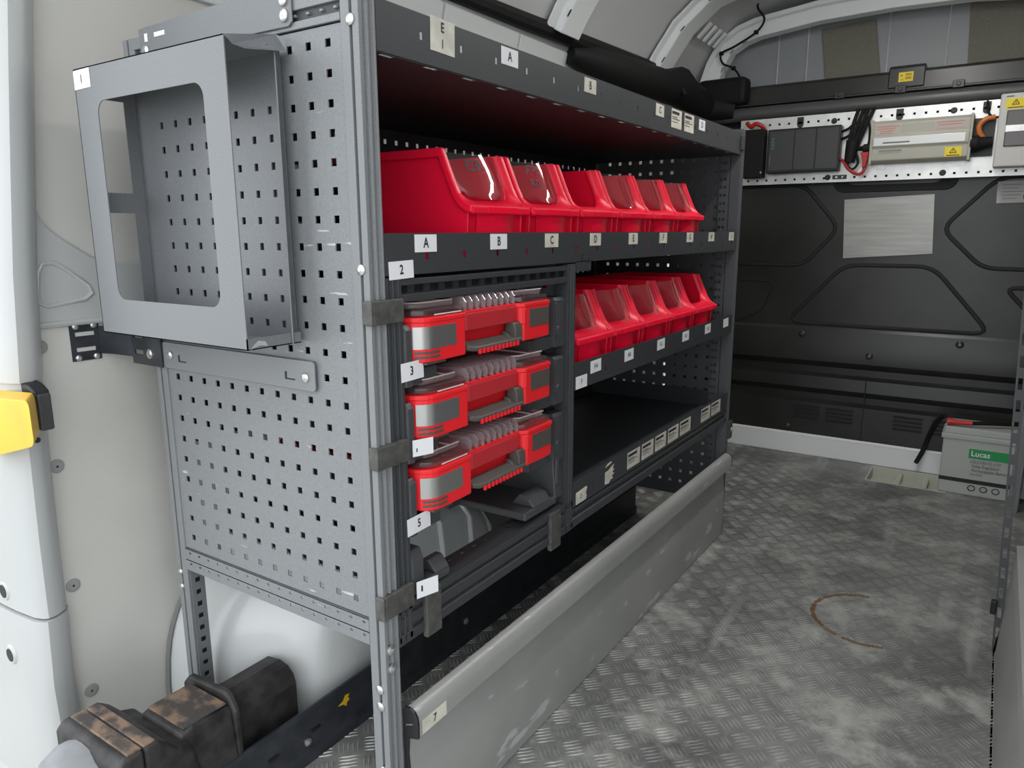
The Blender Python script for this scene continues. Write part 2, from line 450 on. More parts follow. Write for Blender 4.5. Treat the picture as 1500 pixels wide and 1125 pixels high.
# lower lining board on the left wall with push rivets
mb = MB(); mb.prism([(-0.175, 0.0), (1.70, 0.0), (1.70, 0.866), (-0.150, 0.866), (-0.165, 0.55)], 'x', -0.606, -0.598)
lin = mb.build('lining_board', WALL_S, wl, 0.002)
for y, z in ((-0.136, 0.831), (-0.135, 0.615), (-0.135, 0.384), (-0.128, 0.162)):
    mb = MB(); mb.tube([(-0.598, y, z), (-0.5955, y, z), (-0.5945, y, z)], [0.0125, 0.0125, 0.009], 18)
    mb.mi = 1; mb.cyl((-0.5946, y, z), (-0.5940, y, z), 0.0022, 8)
    mb.build('push_rivet', [mat('grey_rivet', (0.30, 0.30, 0.295), 0.5), INK], lin)
# pressed steel frame round the window board
FR = [(-0.21, 0.870), (1.75, 0.870), (1.75, 0.962), (0.067, 0.968)] + [(-0.010, 0.974), (-0.035, 0.984), (-0.080, 1.016), (-0.097, 1.031), (-0.108, 1.046), (-0.113, 1.062), (-0.115, 1.090), (-0.114, 1.126), (-0.098, 1.237), (-0.070, 1.40), (-0.062, 1.46), (-0.21, 1.46)]
mb = MB(); mb.prism(FR, 'x', -0.602, -0.592)
frame = mb.build('window_frame_pressing', BODY, wl, 0.004, seg=3)
mb = MB(); mb.prism([(-0.13, 0.955), (1.75, 0.955), (1.75, 1.455), (-0.13, 1.455)], 'x', -0.604, -0.5995)
mb.build('window_board', WINB, wl)
tri = [(-0.125, 0.958), (-0.117, 0.972), (-0.100, 0.974), (-0.085, 0.966), (-0.045, 0.932), (-0.040, 0.918), (-0.052, 0.908), (-0.118, 0.900), (-0.130, 0.908), (-0.130, 0.925)]
mb = MB(); mb.tube([(-0.5925, y, z) for y, z in tri + tri[:2]], 0.0042, 8)
mb.build('pressed_bead', BODY, wl, smooth=True)
mb = MB(); mb.tube([(-0.594, -0.18, 0.868), (-0.594, 1.7, 0.868)], 0.006, 8)
mb.build('seam_bead', BODY, wl, smooth=True)
# upper side wall: pale stiffening panels under the cable trunking
for y0, y1 in ((-0.08, 0.40), (0.41, 0.93), (0.94, 1.30), (1.31, 1.80)):
    mb = MB(); mb.prism([(-0.580, 1.46), (-0.545, 1.625), (-0.535, 1.620), (-0.568, 1.462)], 'y', y0, y1)
    mb.build('stiffening_panel', mat('pale_grey_side_paint', (0.66, 0.69, 0.68), 0.4), wl, 0.003)

# ---- rear pillar on the left
PIL = [(-0.550, -0.122, 1.437), (-0.550, -0.128, 1.376), (-0.550, -0.142, 1.256), (-0.550, -0.157, 1.121), (-0.550, -0.174, 0.961), (-0.555, -0.185, 0.782),
       (-0.555, -0.188, 0.677), (-0.560, -0.191, 0.492), (-0.565, -0.191, 0.355), (-0.570, -0.194, 0.225), (-0.575, -0.190, 0.136), (-0.580, -0.190, -0.02)]
PROF = [(-0.05, 0.05), (-0.012, 0.030), (0.0, 0.010), (0.0, -0.004), (-0.006, -0.010), (-0.024, -0.017), (-0.08, -0.023), (-0.17, -0.027), (-0.40, -0.030), (-0.40, 0.05)]
def pillar(pts, grow=0.0):
    mb = MB(); rings = []
    for x, y, z in pts:
        rings.append([(x + a + (grow if a > -0.3 else 0), y + b - (grow if b < 0 else 0), z) for a, b in PROF])
    mb.loft(rings, caps=True, closed=True)
    return mb
up = [(-0.52, -0.09, 1.75)] + PIL[:6]
tr2 = struct(pillar(up, 0.005).build('trim_2', BODY, None, smooth=40), 'white upper rear door pillar at the left edge', 'pillar')
lo = PIL[5:9]; lo2 = PIL[8:]
tr3 = struct(pillar(lo).build('trim_3', BODY_S, None, smooth=40), 'white middle rear door pillar below the yellow latch', 'pillar')
tr4 = struct(pillar([(x, y, z-0.004) for x, y, z in lo2], 0.004).build('trim_4', BODY_S, None, smooth=40), 'white lowest rear door pillar panel with a round hole', 'pillar')
for par, (x, y, z) in ((tr3, (-0.678, -0.2165, 0.385)), (tr4, (-0.672, -0.2235, 0.262))):
    mb = MB(); mb.tube([(x, y+0.003, z), (x, y-0.0012, z)], [0.020, 0.016], 18); mb.mi = 1
    mb.cyl((x, y-0.0010, z), (x, y-0.0020, z), 0.0125, 18)
    mb.build('drain_hole', [BODY, INK], par, smooth=True)

# ---- roof bows
def bow(y, pts, depth, width, label):
    mb = MB(); rings = []
    n = len(pts)
    for i, (x, z) in enumerate(pts):
        a = Vector(pts[max(i-1, 0)]); b = Vector(pts[min(i+1, n-1)]); t = (b-a).normalized(); nrm = Vector((t.y, -t.x))
        q = lambda d, yy: (x + nrm.x*d, y + yy, z + nrm.y*d)
        rings.append([q(0, -width*0.75), q(depth*0.25, -width*0.72), q(depth*0.3, -width*0.5), q(depth, -width*0.42), q(depth, width*0.42), q(depth*0.3, width*0.5), q(depth*0.25, width*0.72), q(0, width*0.75)])
    mb.loft(rings)
    o = mb.build('roof_bow', RIBM, None, 0.003, smooth=40)
    for k in (1, 2, 3):
        if k < n-1:
            x, z = pts[k]; a = Vector(pts[k-1]); b = Vector(pts[k+1]); t = (b-a).normalized(); nr = Vector((t.y, -t.x))
            m2 = MB(); m2.prism(rrect(-0.006, 0.006, -0.012, 0.012, 0.004, 2), 'y', -0.002, 0.0015)
            m2.v = [(x + t.x*vz + nr.x*(depth+vx*0.0-0.001+0.0) + nr.x*vy*0.5, y - width*0.44 + 0.004 + vx, z + t.y*vz + nr.y*(depth-0.001) + nr.y*vy*0.5) for vx, vy, vz in m2.v]
            m2.build('bow_hole', BLACKG, o)
    return struct(o, label, 'roof bow')
HS = [(-0.512, 1.665)] + SEC[5:]
half = HS + [mir(p) for p in HS[:-1][::-1]]
inner = [(x + (0.012 if x < 0.31 else -0.012), z - 0.006) for x, z in half]
bow(1.50, inner, 0.036, 0.140, 'pale roof bow nearest the rear doors')
bow(2.27, inner, 0.036, 0.140, 'pale roof bow in the middle above the shelving rack')
FB = [(-0.455, 1.680), (-0.428, 1.762), (-0.375, 1.852), (-0.295, 1.900), (-0.22, 1.922), (0.03, 1.950), (0.31, 1.958)]
bow(2.735, FB + [mir(p) for p in FB[:-1][::-1]], 0.075, 0.075, 'wide pale front roof bow above the black bulkhead')
# stamped gusset with louvres between the bow and the roof
mb = MB()
for k in range(3):
    mb.prism(rrect(-0.018, 0.018, -0.004, 0.004, 0.003, 2), 'y', 2.50 + k*0.055, 2.53 + k*0.055)
    for i in range(len(mb.v)-24, len(mb.v)) if False else []: pass
g = MB()
for k in range(4):
    y = 2.42 + 0.065*k
    g.prism([(-0.385, 1.815), (-0.330, 1.868), (-0.322, 1.858), (-0.376, 1.806)], 'y', y, y+0.028)
struct(g.build('trim_5', RIBM, None, 0.004), 'row of pressed louvres beside the front roof bow', 'louvre')

# ---- bulkhead
XL, XR = -0.60, 1.222
PR = [(2.815, 1.66), (2.800, 1.30), (2.770, 1.255), (2.770, 0.600), (2.764, 0.592), (2.760, 0.584), (2.766, 0.445), (2.800, 0.415), (2.800, 0.385), (2.772, 0.372), (2.768, 0.318), (2.796, 0.290), (2.796, 0.262), (2.768, 0.248), (2.764, 0.095), (2.80, 0.090)]
mb = MB(); mb.loft([[(XL, y, z) for y, z in PR], [(XR, y, z) for y, z in PR]], caps=False, closed=False)
bh = struct(mb.build('wall_front', BLACKP, None, smooth=30), 'black moulded plastic bulkhead lining with rounded grooves', 'bulkhead')
def groove(pts, r=0.0085, y=2.770):
    mb = MB(); mb.tube([(x, y, z) for x, z in pts], r, 8, sy=0.45)
    return mb.build('groove', BLACKG, bh, smooth=True)
def rounded(pts, r=0.05, n=4):
    out = [pts[0]]
    for i in range(1, len(pts)-1):
        a, b, c = Vector(pts[i-1]), Vector(pts[i]), Vector(pts[i+1])
        u = (a-b); v = (c-b); d = min(r, u.length*0.45, v.length*0.45); p0 = b + u.normalized()*d; p1 = b + v.normalized()*d
        for k in range(n+1):
            t = k/n; out.append(tuple(p0*(1-t)**2 + b*2*t*(1-t) + p1*t*t))
    out.append(pts[-1]); return out
groove(rounded([(-0.45, 1.222), (0.015, 1.222), (0.172, 1.035), (0.035, 0.872), (-0.45, 0.872)], 0.05))
groove(rounded([(1.15, 1.235), (0.735, 1.225), (0.560, 1.030), (0.715, 0.874), (1.15, 0.868)], 0.05))
groove(rounded([(0.35, 0.611), (-0.020, 0.615), (0.205, 0.877), (0.545, 0.877), (0.772, 0.612), (0.35, 0.611)], 0.06))
groove(rounded([(1.10, 0.795), (0.800, 0.800), (0.985, 0.600)], 0.04), 0.0085)
groove(rounded([(-0.40, 0.80), (-0.085, 0.795), (-0.13, 0.66), (-0.25, 0.60)], 0.04), 0.004)
mb = MB(); mb.prism(rrect(0.135, 0.600, 1.183, 1.300, 0.045, 5), 'y', 2.7655, 2.7725); mb.build('recessed_grip', BLACKG, bh, 0.003)
mb = MB(); mb.prism(rrect(0.190, 0.545, 1.210, 1.300, 0.03, 5), 'y', 2.7635, 2.7700); mb.build('grip_insert', BLACKP, bh, 0.003)
for x0 in (0.040, 0.182, 0.457, 0.605):
    for k in range(4):
        mb = MB(); z = 0.228 - 0.018*k; y0 = 2.765
        mb.prism(rrect(x0, x0+0.115, z-0.0045, z+0.0045, 0.0042, 3), 'y', y0-0.003, y0+0.004)
        mb.build('vent_slot', BLACKG, bh)
for x, z, y in ((0.055, 0.565, 2.7605), (0.672, 0.563, 2.7605), (0.34, 0.485, 2.7640), (0.02, 0.125, 2.764)):
    mb = MB(); mb.tube([(x, y+0.004, z), (x, y-0.004, z), (x, y-0.007, z)], [0.016, 0.015, 0.010], 16); mb.mi = 1
    mb.cyl((x, y-0.0065, z), (x, y-0.009, z), 0.006, 8)
    mb.build('fixing_plug', [BLACKP, mat('dull_plug', (0.10, 0.10, 0.10), 0.3, 0.5)], bh, smooth=True)
MB().box(0.335, 0.338, 2.760, 2.768, 0.10, 0.372).build('panel_joint', BLACKG, bh)
# white sill under the bulkhead
mb = MB(); mb.prism([(2.752, 0.0), (2.80, 0.0), (2.80, 0.100), (2.762, 0.100), (2.757, 0.092), (2.757, 0.080)], 'x', XL, XR)
struct(mb.build('baseboard_front', mat('bright_white_sill_paint', (0.82, 0.84, 0.84), 0.4), None, 0.004), 'white painted steel sill along the foot of the bulkhead', 'sill')
# panel over the cab behind the front bow, with felt pads
mb = MB(); mb.loft([[(x, 2.862, 1.60) for x in (XL, XR)], [(x, 2.858, 1.99) for x in (XL, XR)]], caps=False, closed=False)
cab = struct(mb.build('wall_cab', mat('grey_cab_panel', (0.30, 0.315, 0.325), 0.5, var=0.05, vscale=3), None), 'grey sheet panel over the cab above the black beam', 'wall')
for x in (-0.16, -0.035, 0.285, 0.50, 0.80):
    MB().box(x, x+0.004, 2.852, 2.860, 1.60, 1.97).build('panel_crease', ROOFM, cab, 0.002)
mb = MB(); mb.prism([(0.058, 1.62), (0.275, 1.62), (0.232, 1.888), (0.020, 1.876)], 'y', 2.848, 2.856)
tag(mb.build('felt_pad', FELT, None, 0.002), 'olive grey felt pad on the cab panel left of the yellow sticker', 'felt pad', 'felt pads over the cab')
mb = MB(); mb.prism([(0.582, 1.62), (0.80, 1.62), (0.79, 1.910), (0.566, 1.905)], 'y', 2.848, 2.856)
tag(mb.build('felt_pad', FELT, None, 0.002), 'olive grey felt pad on the cab panel at the right edge', 'felt pad', 'felt pads over the cab')

# black beam, ledge and tube across the top of the bulkhead
bt = thing('bulkhead_beam', (0.31, 2.78, 1.505), 'long black cross beam with round lower tube above the galvanised plate', 'beam')
mb = MB(); mb.prism([(2.80, 1.575), (2.738, 1.575), (2.742, 1.645), (2.760, 1.655), (2.80, 1.655)], 'x', XL+0.05, 1.17); mb.build('cover', BLACKP, bt, 0.004)
mb = MB(); mb.prism([(2.80, 1.585), (2.732, 1.585), (2.734, 1.662), (2.752, 1.672), (2.80, 1.672)], 'x', 0.315, 0.445); mb.build('raised_cover', BLACKP, bt, 0.004)
MB().box(XL+0.05, 1.17, 2.715, 2.80, 1.566, 1.576).build('ledge', BLACKP, bt, 0.003)
for x in (0.12, 0.345, 0.545, 0.80):
    mb = MB(); mb.box(x, x+0.04, 2.706, 2.725, 1.562, 1.590); mb.cyl((x+0.02, 2.706, 1.576), (x+0.02, 2.701, 1.576), 0.008, 10)
    mb.build('clip', BLACKP, bt, 0.002)
mb = MB(); mb.tube([(XL+0.12, 2.728, 1.533), (1.17, 2.728, 1.533)], 0.030, 20); mb.build('tube', mat('satin_black_tube', (0.085, 0.085, 0.085), 0.38), bt, smooth=True)
wsk = sticker(bt, (0.352, 2.7325, 1.607), (1,0,0), (0,0,1), (0,-1,0), 0.052, 0.036, bars=((0.006,0.014,0.020,0.028),(0.006,0.020,0.006,0.009),(0.024,0.046,0.022,0.030),(0.024,0.046,0.008,0.018)), mat_=YSTICK, name='warning_sticker', ink=mat('faded_ochre_print', (0.45,0.30,0.03), 0.6))

# black trunking down the left cant rail
tk = thing('cable_trunking', (-0.5, 1.8, 1.58), 'black foam-wrapped cable trunking along the left roof rail', 'trunking')
mb = MB(); mb.tube([(-0.535, 0.0, 1.640), (-0.530, 0.8, 1.650), (-0.520, 1.3, 1.655), (-0.505, 1.75, 1.66), (-0.49, 2.2, 1.665)], [0.022, 0.022, 0.026, 0.028, 0.03], 10)
mb.build('thin_strip', RUBBER, tk, smooth=True)
mb = MB(); mb.tube([(-0.53, 1.60, 1.615), (-0.50, 1.72, 1.605), (-0.475, 1.95, 1.60), (-0.455, 2.25, 1.605), (-0.45, 2.40, 1.625), (-0.44, 2.50, 1.60), (-0.42, 2.68, 1.575), (-0.30, 2.72, 1.560)], [0.03, 0.055, 0.062, 0.064, 0.078, 0.066, 0.060, 0.045], 14)
mb.build('thick_sleeve', RUBBER, tk, smooth=True)
MB().box(-0.46, -0.24, 2.665, 2.76, 1.575, 1.690).build('corner_cover', RUBBER, tk, 0.02)
mb = MB()
mb.tube([(-0.452, 2.30, 1.60), (-0.395, 2.31, 1.60), (-0.38, 2.31, 1.57)], 0.01, 8); mb.build('strap', RUBBER, tk, smooth=True)

# thin wiring loom over the front bow
lm = [(-0.13, 2.50, 1.985), (-0.19, 2.60, 1.945), (-0.175, 2.66, 1.905), (-0.21, 2.672, 1.860), (-0.30, 2.672, 1.815), (-0.36, 2.680, 1.795), (-0.355, 2.690, 1.755), (-0.315, 2.72, 1.735), (-0.300, 2.78, 1.70), (-0.290, 2.80, 1.64)]
def smoothp(pts, n=5):
    P = [Vector(p) for p in pts]; out = []
    for i in range(len(P)-1):
        p0, p1, p2, p3 = P[max(i-1,0)], P[i], P[i+1], P[min(i+2, len(P)-1)]
        for k in range(n):
            t = k/n
            out.append(0.5*((2*p1) + (p2-p0)*t + (2*p0-5*p1+4*p2-p3)*t*t + (3*p1-p0-3*p2+p3)*t**3))
    out.append(P[-1]); return [tuple(v) for v in out]
loom = thing('wiring_loom', (-0.3, 2.7, 1.64), 'thin black wiring loom clipped across the front roof bow', 'cable')
mb = MB(); mb.tube(smoothp(lm), 0.0045, 8); mb.build('cable', RUBBER, loom, smooth=True)
for q in (lm[3], lm[5], lm[7]):
    mb = MB(); mb.tube([(q[0]-0.008, q[1], q[2]), (q[0]+0.008, q[1], q[2])], 0.009, 8); mb.build('clip', RUBBER, loom)
MB().box(-0.135, -0.065, 2.46, 2.52, 1.955, 1.985).build('connector', RUBBER, loom, 0.004)

# ---- LED batten on the roof
lamp = thing('ceiling_lamp', (0.50, 1.50, 1.93), 'long white LED batten on the van roof above the aisle', 'lamp')
mb = MB(); mb.prism(rrect(0.455, 0.545, 1.945, 1.975, 0.008, 3), 'y', 0.75, 2.25); mb.build('housing', BODY, lamp)
LEDM = bpy.data.materials.new('lit_led_diffuser'); LEDM.use_nodes = True
_b = LEDM.node_tree.nodes['Principled BSDF']; _b.inputs['Emission Color'].default_value = (1.0, 0.98, 0.95, 1); _b.inputs['Emission Strength'].default_value = 29.0
mb = MB(); mb.prism(rrect(0.462, 0.538, 1.932, 1.946, 0.006, 3), 'y', 0.77, 2.23); mb.build('diffuser', LEDM, lamp)

# ---- wheel arch
mb = MB(); rings = []
def archp(t, gy, gz):
    # t 0..180 deg profile in (y,z), superellipse
    c, s_ = math.cos(math.radians(180-t)), math.sin(math.radians(180-t)); e = 0.62
    return (0.50 + gy*math.copysign(abs(c)**e, c), gz*abs(s_)**e)
for x, f, g in ((-0.597, 1.0, 1.0), (-0.53, 0.985, 1.0), (-0.46, 0.94, 0.995), (-0.40, 0.83, 0.985), (-0.35, 0.755, 0.96), (-0.318, 0.70, 0.92), (-0.300, 0.64, 0.86), (-0.295, 0.5, 0.5)):
    rings.append([(x, *archp(t*6, 0.475*f, 0.385*g)) for t in range(31)])
mb.loft(rings, caps=False, closed=False)
wa = thing('wheel_arch', (-0.45, 0.5, 0.0), 'white painted wheel arch bulging from the left wall under the rack', 'wheel arch')
mb.mi = 0
mb.add([(-0.295, *archp(t*6, 0.24, 0.195)) for t in range(31)], [list(range(31))])
mb.build('arch_shell', mat('white_arch_paint', (0.66, 0.68, 0.68), 0.25, coat=0.3), wa, smooth=35)
ARX = ((-0.597, 1.0, 1.0), (-0.53, 0.985, 1.0), (-0.46, 0.94, 0.995), (-0.40, 0.83, 0.985), (-0.35, 0.755, 0.96), (-0.318, 0.70, 0.92), (-0.300, 0.64, 0.86), (-0.295, 0.5, 0.5))
def arch_z(k, y):
    x, f, g = ARX[k]
    c = min(1.0, abs(y-0.5)/(0.475*f))
    return (x, y, 0.385*g*math.sqrt(max(0.0, 1-(c**(1/0.62))**2))**0.62)
for y in (0.50, 0.62, 0.74):
    pts = [arch_z(k, y + 0.012*k) for k in range(8)] + [(-0.295, y+0.10, 0.02)]
    mb = MB(); mb.tube(pts, 0.009, 8); mb.build('stamped_rib', MATS['white_arch_paint'], wa, smooth=True)
mb = MB(); mb.tube([(-0.595, *archp(t*6, 0.480, 0.388)) for t in range(31)], 0.005, 6); mb.build('sealing_bead', mat('grey_sealer', (0.22, 0.22, 0.21), 0.6), wa, smooth=True)

# ================================================================== SHELVING RACK
X0, X1 = -0.478, 0.060          # back and front of the rack
YE = 1.690                      # far end
rack = thing('shelving_rack', (-0.2, 0.84, 0.0), 'tall anthracite steel shelving rack of perforated panels along the left wall', 'shelving rack')
ZT = 1.335
def post(front, near):
    if front: xs = lambda a: X1 - a
    else: xs = lambda a: X0 + a
    ys = (lambda b: b) if near else (lambda b: YE - b)
    # a measured from the outer X face inward, b from the outer end face inward
    outline = [(0, 0), (0.0115, 0), (0.0115, 0.006), (0.0165, 0.006), (0.0165, 0), (0.032, 0), (0.032, 0.004), (0.0045, 0.0265), ]
    outline = [(0, 0), (0.0115, 0), (0.0115, 0.007), (0.0165, 0.007), (0.0165, 0), (0.032, 0), (0.032, 0.031), (0, 0.031),
               (0, 0.0275), (0.004, 0.0265), (0.004, 0.0195), (0, 0.0185), (0, 0.0155), (0.003, 0.0145), (0.003, 0.0075), (0, 0.0065)]
    mb = MB(); mb.prism([(xs(a), ys(b)) for a, b in outline], 'z', 0.0, ZT)
    return mb.build('post', STEEL if near else STEEL_MIDSHADE, rack, 0.0008)
pfn = post(True, True); pbn = post(False, True); pff = post(True, False); pbf = post(False, False)
def screws(par, lst, N, name='screw', r=0.0065):
    for c in lst:
        mb = MB(); screw(mb, c, N, r); mb.build(name, ZINC, par, smooth=35)
screws(pfn, [(0.046, 0.001, 1.290), (0.046, 0.001, 0.973), (0.046, 0.001, 0.331), (0.046, 0.001, 0.302), (0.046, 0.001, 0.188)], (0,-1,0), r=0.0075)
screws(pfn, [(0.060, 0.011, 0.398), (0.060, 0.012, 0.366)], (1,0,0), r=0.0075)
screws(pbn, [(-0.466, 0.001, 0.392), (-0.466, 0.001, 0.362)], (0,-1,0), r=0.006)
# perforated flange inside the posts
mb = MB(); vcs = [0.06+0.025*k for k in range(50)]
mb.perf((0, YE-0.035, 0), (1,0,0), (0,0,1), -0.004, 0.0275, 0.02, 1.30, [0.002, 0.014], vcs, 0.0075, 0.0085, 0.0015, (0,-1,0))
mb.build('post_flange', STEEL_MIDSHADE, rack)
MB().box(X0+0.0322, X0+0.0332, 0.004, 0.030, 0.02, 0.41).build('post_shade_sheet', BLACKG, rack)  # black sheet added behind the flange so its holes look shaded
mb = MB(); mb.perf((X0+0.0365, 0, 0), (0,1,0), (0,0,1), 0.003, 0.031, 0.02, 0.415, [0.017], [0.05+0.025*k for k in range(15)], 0.0105, 0.0095, 0.0018, (1,0,0))
mb.build('post_flange', HOLDER, rack)
# end panels
uc = [-0.038*c for c in range(12)]; vc = [0.775-0.038*r for r in range(-13, 9)]
mb = MB(); mb.perf((0, 0.003, 0), (1,0,0), (0,0,1), -0.447, 0.0285, 0.4465, 1.2900, uc, vc, 0.0105, 0.0105, 0.002, (0,-1,0))
ep = mb.build('end_panel', STEEL_S, rack)
mb = MB(); mb.perf((0, 1.672, 0), (1,0,0), (0,0,1), -0.447, 0.0275, 0.10, 1.30, [-0.020-0.038*k for k in range(11)], [0.15+0.038*k for k in range(30)], 0.0105, 0.0105, 0.002, (0,-1,0))
mb.build('end_panel', STEEL_MIDSHADE, rack)
mb = MB(); mb.perf((0, 0.5790, 0), (1,0,0), (0,0,1), -0.447, 0.0285, 0.395, 0.960, [-0.010-0.038*k for k in range(11)], [0.42+0.038*k for k in range(14)], 0.0105, 0.0105, 0.002, (0,-1,0))
mb.build('divider_panel', STEEL, rack)
mb = MB(); mb.perf((-0.450, 0, 0), (0,1,0), (0,0,1), 0.031, 1.66, 0.640, 1.300, [0.06+0.038*k for k in range(42)], [0.66+0.038*k for k in range(17)], 0.0105, 0.0105, 0.002, (1,0,0))
mb.build('back_panel', STEEL_SHADE, rack)
# rails across the near end
def slot_rail(za, zb, name='end_rail'):
    mb = MB(); zc = (za+zb)/2
    mb.perf((0, -0.0005, 0), (1,0,0), (0,0,1), -0.447, 0.0280, za, zb, [-0.43+0.028*k for k in range(17)], [zc+0.004], 0.006, 0.004, 0.002, (0,-1,0))
    mb.box(-0.447, 0.028, 0.0, 0.012, za, za+0.002); mb.box(-0.447, 0.028, 0.0, 0.012, zb-0.002, zb)
    return mb.build(name, STEEL_S, rack)
slot_rail(0.4235, 0.4435); slot_rail(0.4020, 0.4215)
mb = MB(); mb.box(-0.447, 0.028, 0.004, 0.020, 1.292, 1.334); mb.build('end_rail', STEEL_SHADE, rack)
mb = MB(); mb.box(-0.447, 0.028, -0.001, 0.005, 1.292, 1.302); mb.box(-0.447, 0.028, -0.001, 0.005, 1.316, 1.334)
for k in range(9): mb.box(0.022-0.026*k, 0.016-0.026*k, 0.0, 0.006, 1.3075, 1.311)
mb.build('end_rail', STEEL, rack, 0.0008)

# shelves -------------------------------------------------------------------------------
UY, UZ, NX = (0,1,0), (0,0,1), (1,0,0)
def shelf(y0, y1, z0, z1, holes, slots=False, zc=None, steel=STEEL_SHADE):
    mb = MB()
    mb.perf((X1, 0, 0), UY, UZ, y0, y1, z0, z1, [h for h in holes if y0+0.01 < h < y1-0.01], [zc or (z0+z1)/2], 0.007, 0.0105, 0.0016, NX)
    lip = mb.build('front_lip', steel, None)
    mb = MB()
    if slots:
        mb.perf((0, 0, z0), UY, NX, y0, y1, X0+0.03, X1-0.0016, [0.061+0.0925*k for k in range(17)], [X1-0.0105], 0.030, 0.012, 0.0016, (0,0,1))
    else:
        mb.box(X0+0.03, X1-0.0016, y0, y1, z0, z0+0.0016)
    mb.box(X0+0.03, X0+0.032, y0, y1, z0, z0+0.05)
    mb.box(X0+0.034, X1-0.034, y0, y0+0.0015, z0, z1-0.002); mb.box(X0+0.034, X1-0.034, y1-0.0015, y1, z0, z1-0.002)
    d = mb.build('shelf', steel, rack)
    lip.parent = d
    lip.data.transform(Matrix.Translation(-rack.location))
    return d
HO = [0.123+0.0928*k for k in range(17)]
sh1 = shelf(0.032, 1.658, 1.2575, 1.3225, HO, True, 1.293)
sh2 = shelf(0.032, 1.658, 0.9630, 1.0220, HO, False, 0.989)
sh3 = shelf(0.588, 1.658, 0.6980, 0.7560, [0.64+0.0928*k for k in range(12)], False, 0.722)
sh4 = shelf(0.588, 1.658, 0.4380, 0.4960, [0.68], False, 0.466)
mb = MB(); mb.prism([(0.588, 0.944), (0.652, 0.944), (0.652, 0.9645), (0.588, 0.9645)], 'x', X1-0.0016, X1); mb.build('lip_tab', STEEL_SHADE, sh2)
# open shelves are dark through the shaded copy of the coat
# stickers on the lips
XS = X1 + 0.0002
def lab(sh, y, z, w, h, txt=None, size=0.021, mat_=None, bars=(), tilt=0.0, texts=None):
    t = texts if texts is not None else ([(txt, size, w/2, h/2)] if txt else [])
    return sticker(sh, (XS, y, z), UY, UZ, NX, w, h, t, bars, mat_, tilt=tilt)
DENSE = lambda w, h: ((0.003, w*0.75, h-0.012, h-0.005), (0.003, w*0.55, h*0.55, h*0.55+0.002), (0.003, w*0.8, h*0.45, h*0.45+0.002), (0.003, w*0.6, h*0.3, h*0.3+0.0015))
lab(sh1, 0.142, 1.279, 0.056, 0.0465, mat_=PAPER_O, texts=[('E', 0.019, 0.027, 0.034), ('1', 0.017, 0.027, 0.012)], tilt=-0.02)
lab(sh1, 0.322, 1.292, 0.050, 0.027, 'A', mat_=PAPER)
lab(sh1, 0.609, 1.291, 0.050, 0.027, 'B', mat_=PAPER_O)
lab(sh1, 0.966, 1.291, 0.050, 0.027, 'C', mat_=PAPER_O)
lab(sh1, 1.065, 1.275, 0.068, 0.044, mat_=PAPER_O, bars=DENSE(0.068, 0.044))
lab(sh1, 1.154, 1.275, 0.068, 0.044, mat_=PAPER_O, bars=DENSE(0.068, 0.044))
lab(sh1, 1.262, 1.290, 0.048, 0.027, 'D', mat_=PAPER)
for ch, y in zip('ABCDEFGHI', (0.095, 0.286, 0.463, 0.644, 0.835, 1.016, 1.207, 1.385, 1.577)):
    lab(sh2, y, 0.9945, 0.050, 0.0255, ch, mat_=PAPER if ch in 'AB' else PAPER_O)
lab(sh2, 0.039, 0.957, 0.052, 0.0255, '2', 0.019, tilt=0.03)
for i, y in enumerate((0.658, 0.831, 1.029, 1.209, 1.396, 1.570)):
    lab(sh3, y, 0.722, 0.050, 0.027, ('F-A','F-B','F-C','F-D','F-E','')[i] or None, 0.014, tilt=0.02)
lab(sh3, 0.592, 0.6985, 0.050, 0.027, 'F', 0.015)
for y, w in ((0.864, 0.075), (0.952, 0.075), (1.040, 0.075), (1.130, 0.078), (1.222, 0.085), (1.400, 0.082), (1.496, 0.088)):
    lab(sh4, y, 0.447, w, 0.042, mat_=PAPER_O, bars=DENSE(w, 0.042))
sticker(sh4, (XS, 0.600, 0.4405), UY, UZ, NX, 0.05, 0.028, [('2', 0.015, 0.022, 0.014)], mat_=PAPER_O, poly=[(0,0),(0.047,0),(0.050,0.008),(0.046,0.016),(0.052,0.026),(0.049,0.030),(0,0.027)])
sticker(sh4, (XS, 0.741, 0.4435), UY, UZ, NX, 0.05, 0.04, mat_=PAPER_O, poly=[(0,0.002),(0.02,-0.001),(0.03,0.006),(0.044,0.006),(0.036,0.014),(0.050,0.017),(0.038,0.022),(0.050,0.028),(0.040,0.030),(0.046,0.040),(0.030,0.036),(0.018,0.032),(0,0.031)], name='torn_sticker')
sticker(sh4, (XS, 0.742, 0.4860), UY, UZ, NX, 0.03, 0.006, mat_=PAPER_O, poly=[(0,0),(0.012,0.001),(0.034,0.005),(0.030,0.008),(0.010,0.006)], name='torn_sticker')
# handwritten F and arrow on the lip of the second shelf
mb = MB(); put_text(mb, 'F', (XS, 0.612, 0.969), UY, UZ, NX, 0.024, 0, 0.8)
def stroke(mb, a, b, w=0.0016):
    a, b = Vector((0, *a)), Vector((0, *b)); d = (b-a).normalized(); e = Vector((0, -d.z, d.y))*w/2
    mb.add([tuple(Vector((XS+0.0004, 0, 0)) + q) for q in (a-e, b-e, b+e, a+e)], [(0,1,2,3)])
stroke(mb, (0.642, 0.980), (0.642, 0.960)); stroke(mb, (0.642, 0.960), (0.633, 0.969)); stroke(mb, (0.642, 0.960), (0.651, 0.970))
mb.build('handwritten_mark', INK, sh2)

